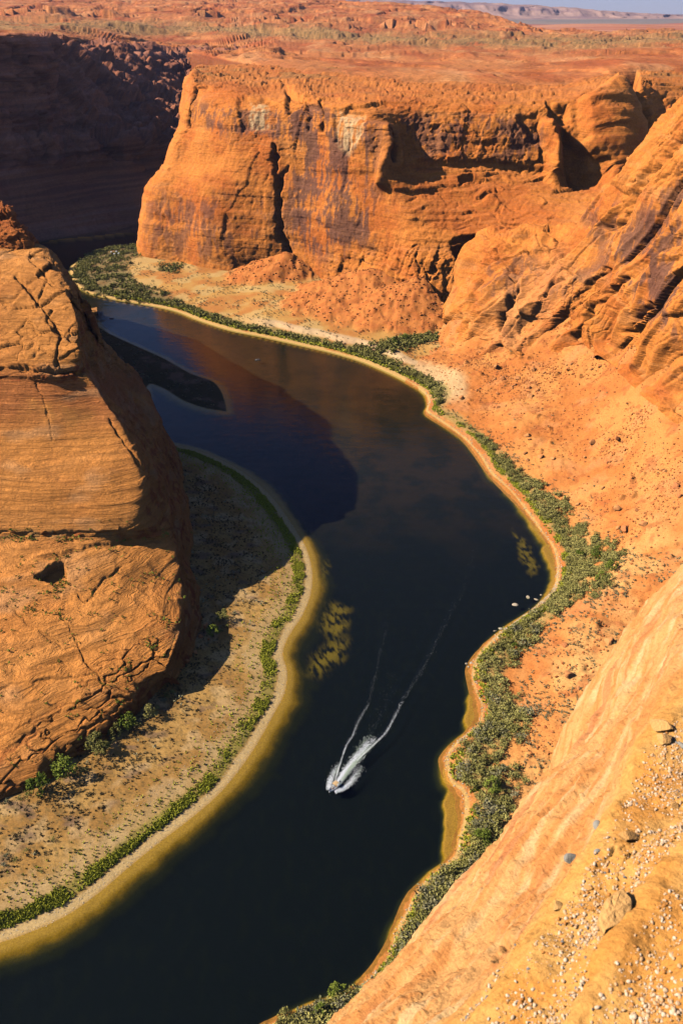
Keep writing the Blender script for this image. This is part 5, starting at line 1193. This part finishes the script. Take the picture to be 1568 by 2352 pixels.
# raft in the sun and dinghy in the shade
def raft(px, py, head, label, L, B, gear):
    b = place('river_raft', px, py, head, label, 'raft')
    ring = [(B / 2, -L / 2 + .3), (B / 2, L * .25), (B * .3, L * .45), (0, L * .5), (-B * .3, L * .45), (-B / 2, L * .25), (-B / 2, -L / 2 + .3), (-B * .3, -L / 2), (B * .3, -L / 2), (B / 2, -L / 2 + .3)]
    V, F = tube([(x, y, .25) for x, y in ring], [.27] * len(ring), 8); link('side_tube', mesh_np('side_tube', V, F, M_darkg), b)
    boxm('floor', (0, 0, .08), (B * .8, L * .8, .12), M_darkg, b, .98)
    for y_ in ((-.9, .6) if gear else (0,)): boxm('thwart', (0, y_, .2), (B * .9, .35, .22), M_darkg, b)
    return b
b2 = raft(592, 827, R(-75), 'small dark raft carrying pale figures on the sunlit brown water', 5.6, 2.2, True)
aboard(b2, 0, -.9, .2, 1, 'person in white rowing in the middle of the dark raft'); aboard(b2, -.3, .65, .2, 1, 'person in white sitting at the front of the dark raft'); boxm('gear_bag', (.1, -1.9, .3), (1.0, .6, .5), M_hull, b2)
for s_ in (-1, 1):
    V, F = tube([(s_ * .4, -.5, .75), (s_ * 1.2, -.45, .55), (s_ * 2.6, -.4, .05)], [.03, .03, .06]); link('oar', mesh_np('oar', V, F, M_canvas), b2)
b3 = place('dinghy', 257, 732, R(-80), 'low dinghy with a pale bow drifting in the shade near the butte', 'boat'); hull(b3, 5.5, 1.9, .6, plain_mat('dinghy_brown', (.22, .12, .09), .5)); boxm('bench', (0, -.6, .2), (1.4, .35, .25), M_darkg, b3); boxm('fore_deck', (0, 1.6, .45), (.9, 1.2, .12), M_hull, b3, .7)
aboard(b3, 0, -.6, .1, 2, 'person in red sitting in the shaded dinghy')
# white shelters on the far bar
for i, (px, py, lab) in enumerate([(257, 584, 'white upright shelter on the far bar, back left of four'), (263, 588, 'white upright shelter on the far bar, front left of four'), (268.5, 583, 'white upright shelter on the far bar, back right of four'), (274, 587, 'white upright shelter on the far bar, front right of four')]):
    s_ = bpy.data.objects.new('shelter', None); coll.objects.link(s_); s_.location = g_far(px, py); tag(s_, lab, 'shelter', 'white shelters on the far bar')
    boxm('body', (0, 0, -.2), (1.5, 1.5, 3.2), M_hull, s_, .96)
    loft_mesh('roof', [[(-1.3, -1.3, 3.0), (1.3, -1.3, 3.0), (1.3, 1.3, 3.0), (-1.3, 1.3, 3.0)], [(-1.2, -1.2, 3.5), (1.2, -1.2, 3.5), (1.2, 1.2, 3.5), (-1.2, 1.2, 3.5)], [(-.3, -.3, 4.1), (.3, -.3, 4.1), (.3, .3, 4.1), (-.3, .3, 4.1)]], M_hull, True, s_)
# foam: thousands of small flecks on the water and thrown just above it
M_foam = plain_mat('foam', (.85, .86, .86), .7, .03)
fl_pos, fl_s, fl_z = [], [], []
def fleck(path, w0, w1, n, d0, d1, s0, s1, h0=.05, h1=.05, pw=1.0, lift=.08):
    PW = np.array(to_plan(densify(path, 12))); L_ = np.concatenate([[0], np.cumsum(np.hypot(*np.diff(PW, axis=0).T))]); L_ /= L_[-1]
    t = rng.random(n); keep = rng.random(n) < lerp(d0, d1, t ** pw); t = t[keep]
    x, y = np.interp(t, L_, PW[:, 0]), np.interp(t, L_, PW[:, 1]); dx, dy = np.interp(np.minimum(t + .02, 1), L_, PW[:, 0]) - np.interp(t - .02, L_, PW[:, 0]), np.interp(np.minimum(t + .02, 1), L_, PW[:, 1]) - np.interp(t - .02, L_, PW[:, 1])
    l = np.hypot(dx, dy) + 1e-9; o_ = rng.normal(size=len(t)) * .5 * lerp(w0, w1, t)
    fl_pos.append(np.stack([x - dy / l * o_, y + dx / l * o_, WZ + lift + np.abs(rng.normal(size=len(t))) * lerp(h0, h1, t)], 1)); fl_s.append(rng.uniform(s0, s1, len(t)))
fleck([(774, 1802), (790, 1778), (808, 1756), (828, 1730), (845, 1708), (856, 1690)], 1.1, 3.4, 16000, 1, .04, .07, .18, .2, .03, .6)
fleck([(768, 1819), (783, 1815), (800, 1803), (815, 1785), (832, 1760)], 1.0, 2.2, 5000, 1, .03, .06, .16, .3, .05, .6)
fleck([(757, 1815), (756, 1801), (765, 1780), (780, 1752)], 1.0, 2.0, 4200, 1, .03, .06, .16, .3, .05, .6)
fleck(WAKE_L[:6], .25, .9, 2400, .9, .06, .04, .12, lift=.5); fleck(WAKE_R[1:6], .25, 1.0, 2600, .95, .06, .04, .12, lift=.6)
fleck(WAKE_L[4:10], .9, 1.8, 1400, .35, .02, .03, .08, lift=.45, pw=.6); fleck(WAKE_R[4:11], 1.0, 2.4, 2300, .4, .02, .03, .08, lift=.5, pw=.6); fleck([(815, 1740), (850, 1690), (880, 1620), (905, 1540)], 2.5, 5, 900, .5, .02, .03, .07)
fp, fs = np.concatenate(fl_pos), np.concatenate(fl_s)
o = merged('wake_foam', [leaf_cloud(1, [(0, 0, .05, .01)], 1.0, 900 + i, (1, 1, .3)) for i in range(1)] + [(np.array([[-1, -.5, 0], [1, -.6, .2], [.8, .6, 0], [-.9, .5, .15]], float), np.array([[0, 1, 2, 3]]), np.zeros(4))] * 3, fp, fs, M_foam); tag(o, 'white spray and foam trail behind the speeding motorboat', None, None, 'stuff')
# ================================================================== camera, light, sky
cam = bpy.data.cameras.new('camera'); co = bpy.data.objects.new('camera', cam); coll.objects.link(co)
cam.sensor_fit = 'VERTICAL'; cam.sensor_height = 36.0; cam.lens = 36.0 * FOC / 2352.0
co.rotation_euler = (R(90) - PITCH, 0, 0); cam.clip_start = .1; cam.clip_end = 120000
cam.dof.use_dof = True; cam.dof.focus_distance = 500; cam.dof.aperture_fstop = 11
scene.camera = co
SUN_EL, SUN_AZ = R(36.5), R(-90)             # azimuth measured from +Y towards +X: the sun stands to the left
sun = bpy.data.lights.new('sun', 'SUN'); sun.energy = 5.0; sun.angle = R(.53); sun.color = (1, .93, .82)
so = bpy.data.objects.new('sun', sun); coll.objects.link(so)
so.rotation_euler = (R(90) - SUN_EL, 0, -SUN_AZ + R(180))
from mathutils import Vector
sv = Vector((math.sin(SUN_AZ) * math.cos(SUN_EL), math.cos(SUN_AZ) * math.cos(SUN_EL), math.sin(SUN_EL)))
so.rotation_euler = sv.to_track_quat('Z', 'Y').to_euler()
w = bpy.data.worlds.new('World'); scene.world = w; w.use_nodes = True
nt = w.node_tree; nt.nodes.clear(); out = nd(nt, 'ShaderNodeOutputWorld'); bg = nd(nt, 'ShaderNodeBackground'); sk = nd(nt, 'ShaderNodeTexSky', sky_type='NISHITA')
sk.sun_disc = False; sk.sun_elevation = SUN_EL; sk.sun_rotation = SUN_AZ; sk.altitude = 1300; sk.air_density = 1.0; sk.dust_density = .2; sk.ozone_density = 1.0
bg.inputs['Strength'].default_value = .058
tn = nd(nt, 'ShaderNodeVectorMath', operation='MULTIPLY'); tn.inputs[1].default_value = (.79, .87, 1.22); nt.links.new(sk.outputs[0], tn.inputs[0]); nt.links.new(tn.outputs[0], bg.inputs[0])
HZ = True
if HZ:
    V = np.array([[x, y, z] for x in (-60000., 60000.) for y in (-3000., 62000.) for z in (-420., 900.)]); F = np.array([[0, 1, 3, 2], [4, 6, 7, 5], [0, 4, 5, 1], [2, 3, 7, 6], [0, 2, 6, 4], [1, 5, 7, 3]])
    mh, nh = new_mat('air'); ho = nd(nh, 'ShaderNodeOutputMaterial'); pv = nd(nh, 'ShaderNodeVolumePrincipled'); pv.inputs['Density'].default_value = 1.3e-5; pv.inputs['Color'].default_value = (.58, .62, 1, 1); pv.inputs['Anisotropy'].default_value = .2
    nh.links.new(pv.outputs[0], ho.inputs['Volume'])
    o = link('haze', mesh_np('haze', V, F, mh, None, None, False)); tag(o, 'thin blue haze filling the canyon and the plain', None, None, 'stuff'); nt.links.new(bg.outputs[0], out.inputs[0])
scene.view_settings.view_transform = 'Standard'; scene.view_settings.look = 'None'; scene.view_settings.exposure = .62; scene.view_settings.gamma = 1
scene.cycles.max_bounces = 6; scene.cycles.diffuse_bounces = 0; scene.cycles.transparent_max_bounces = 8
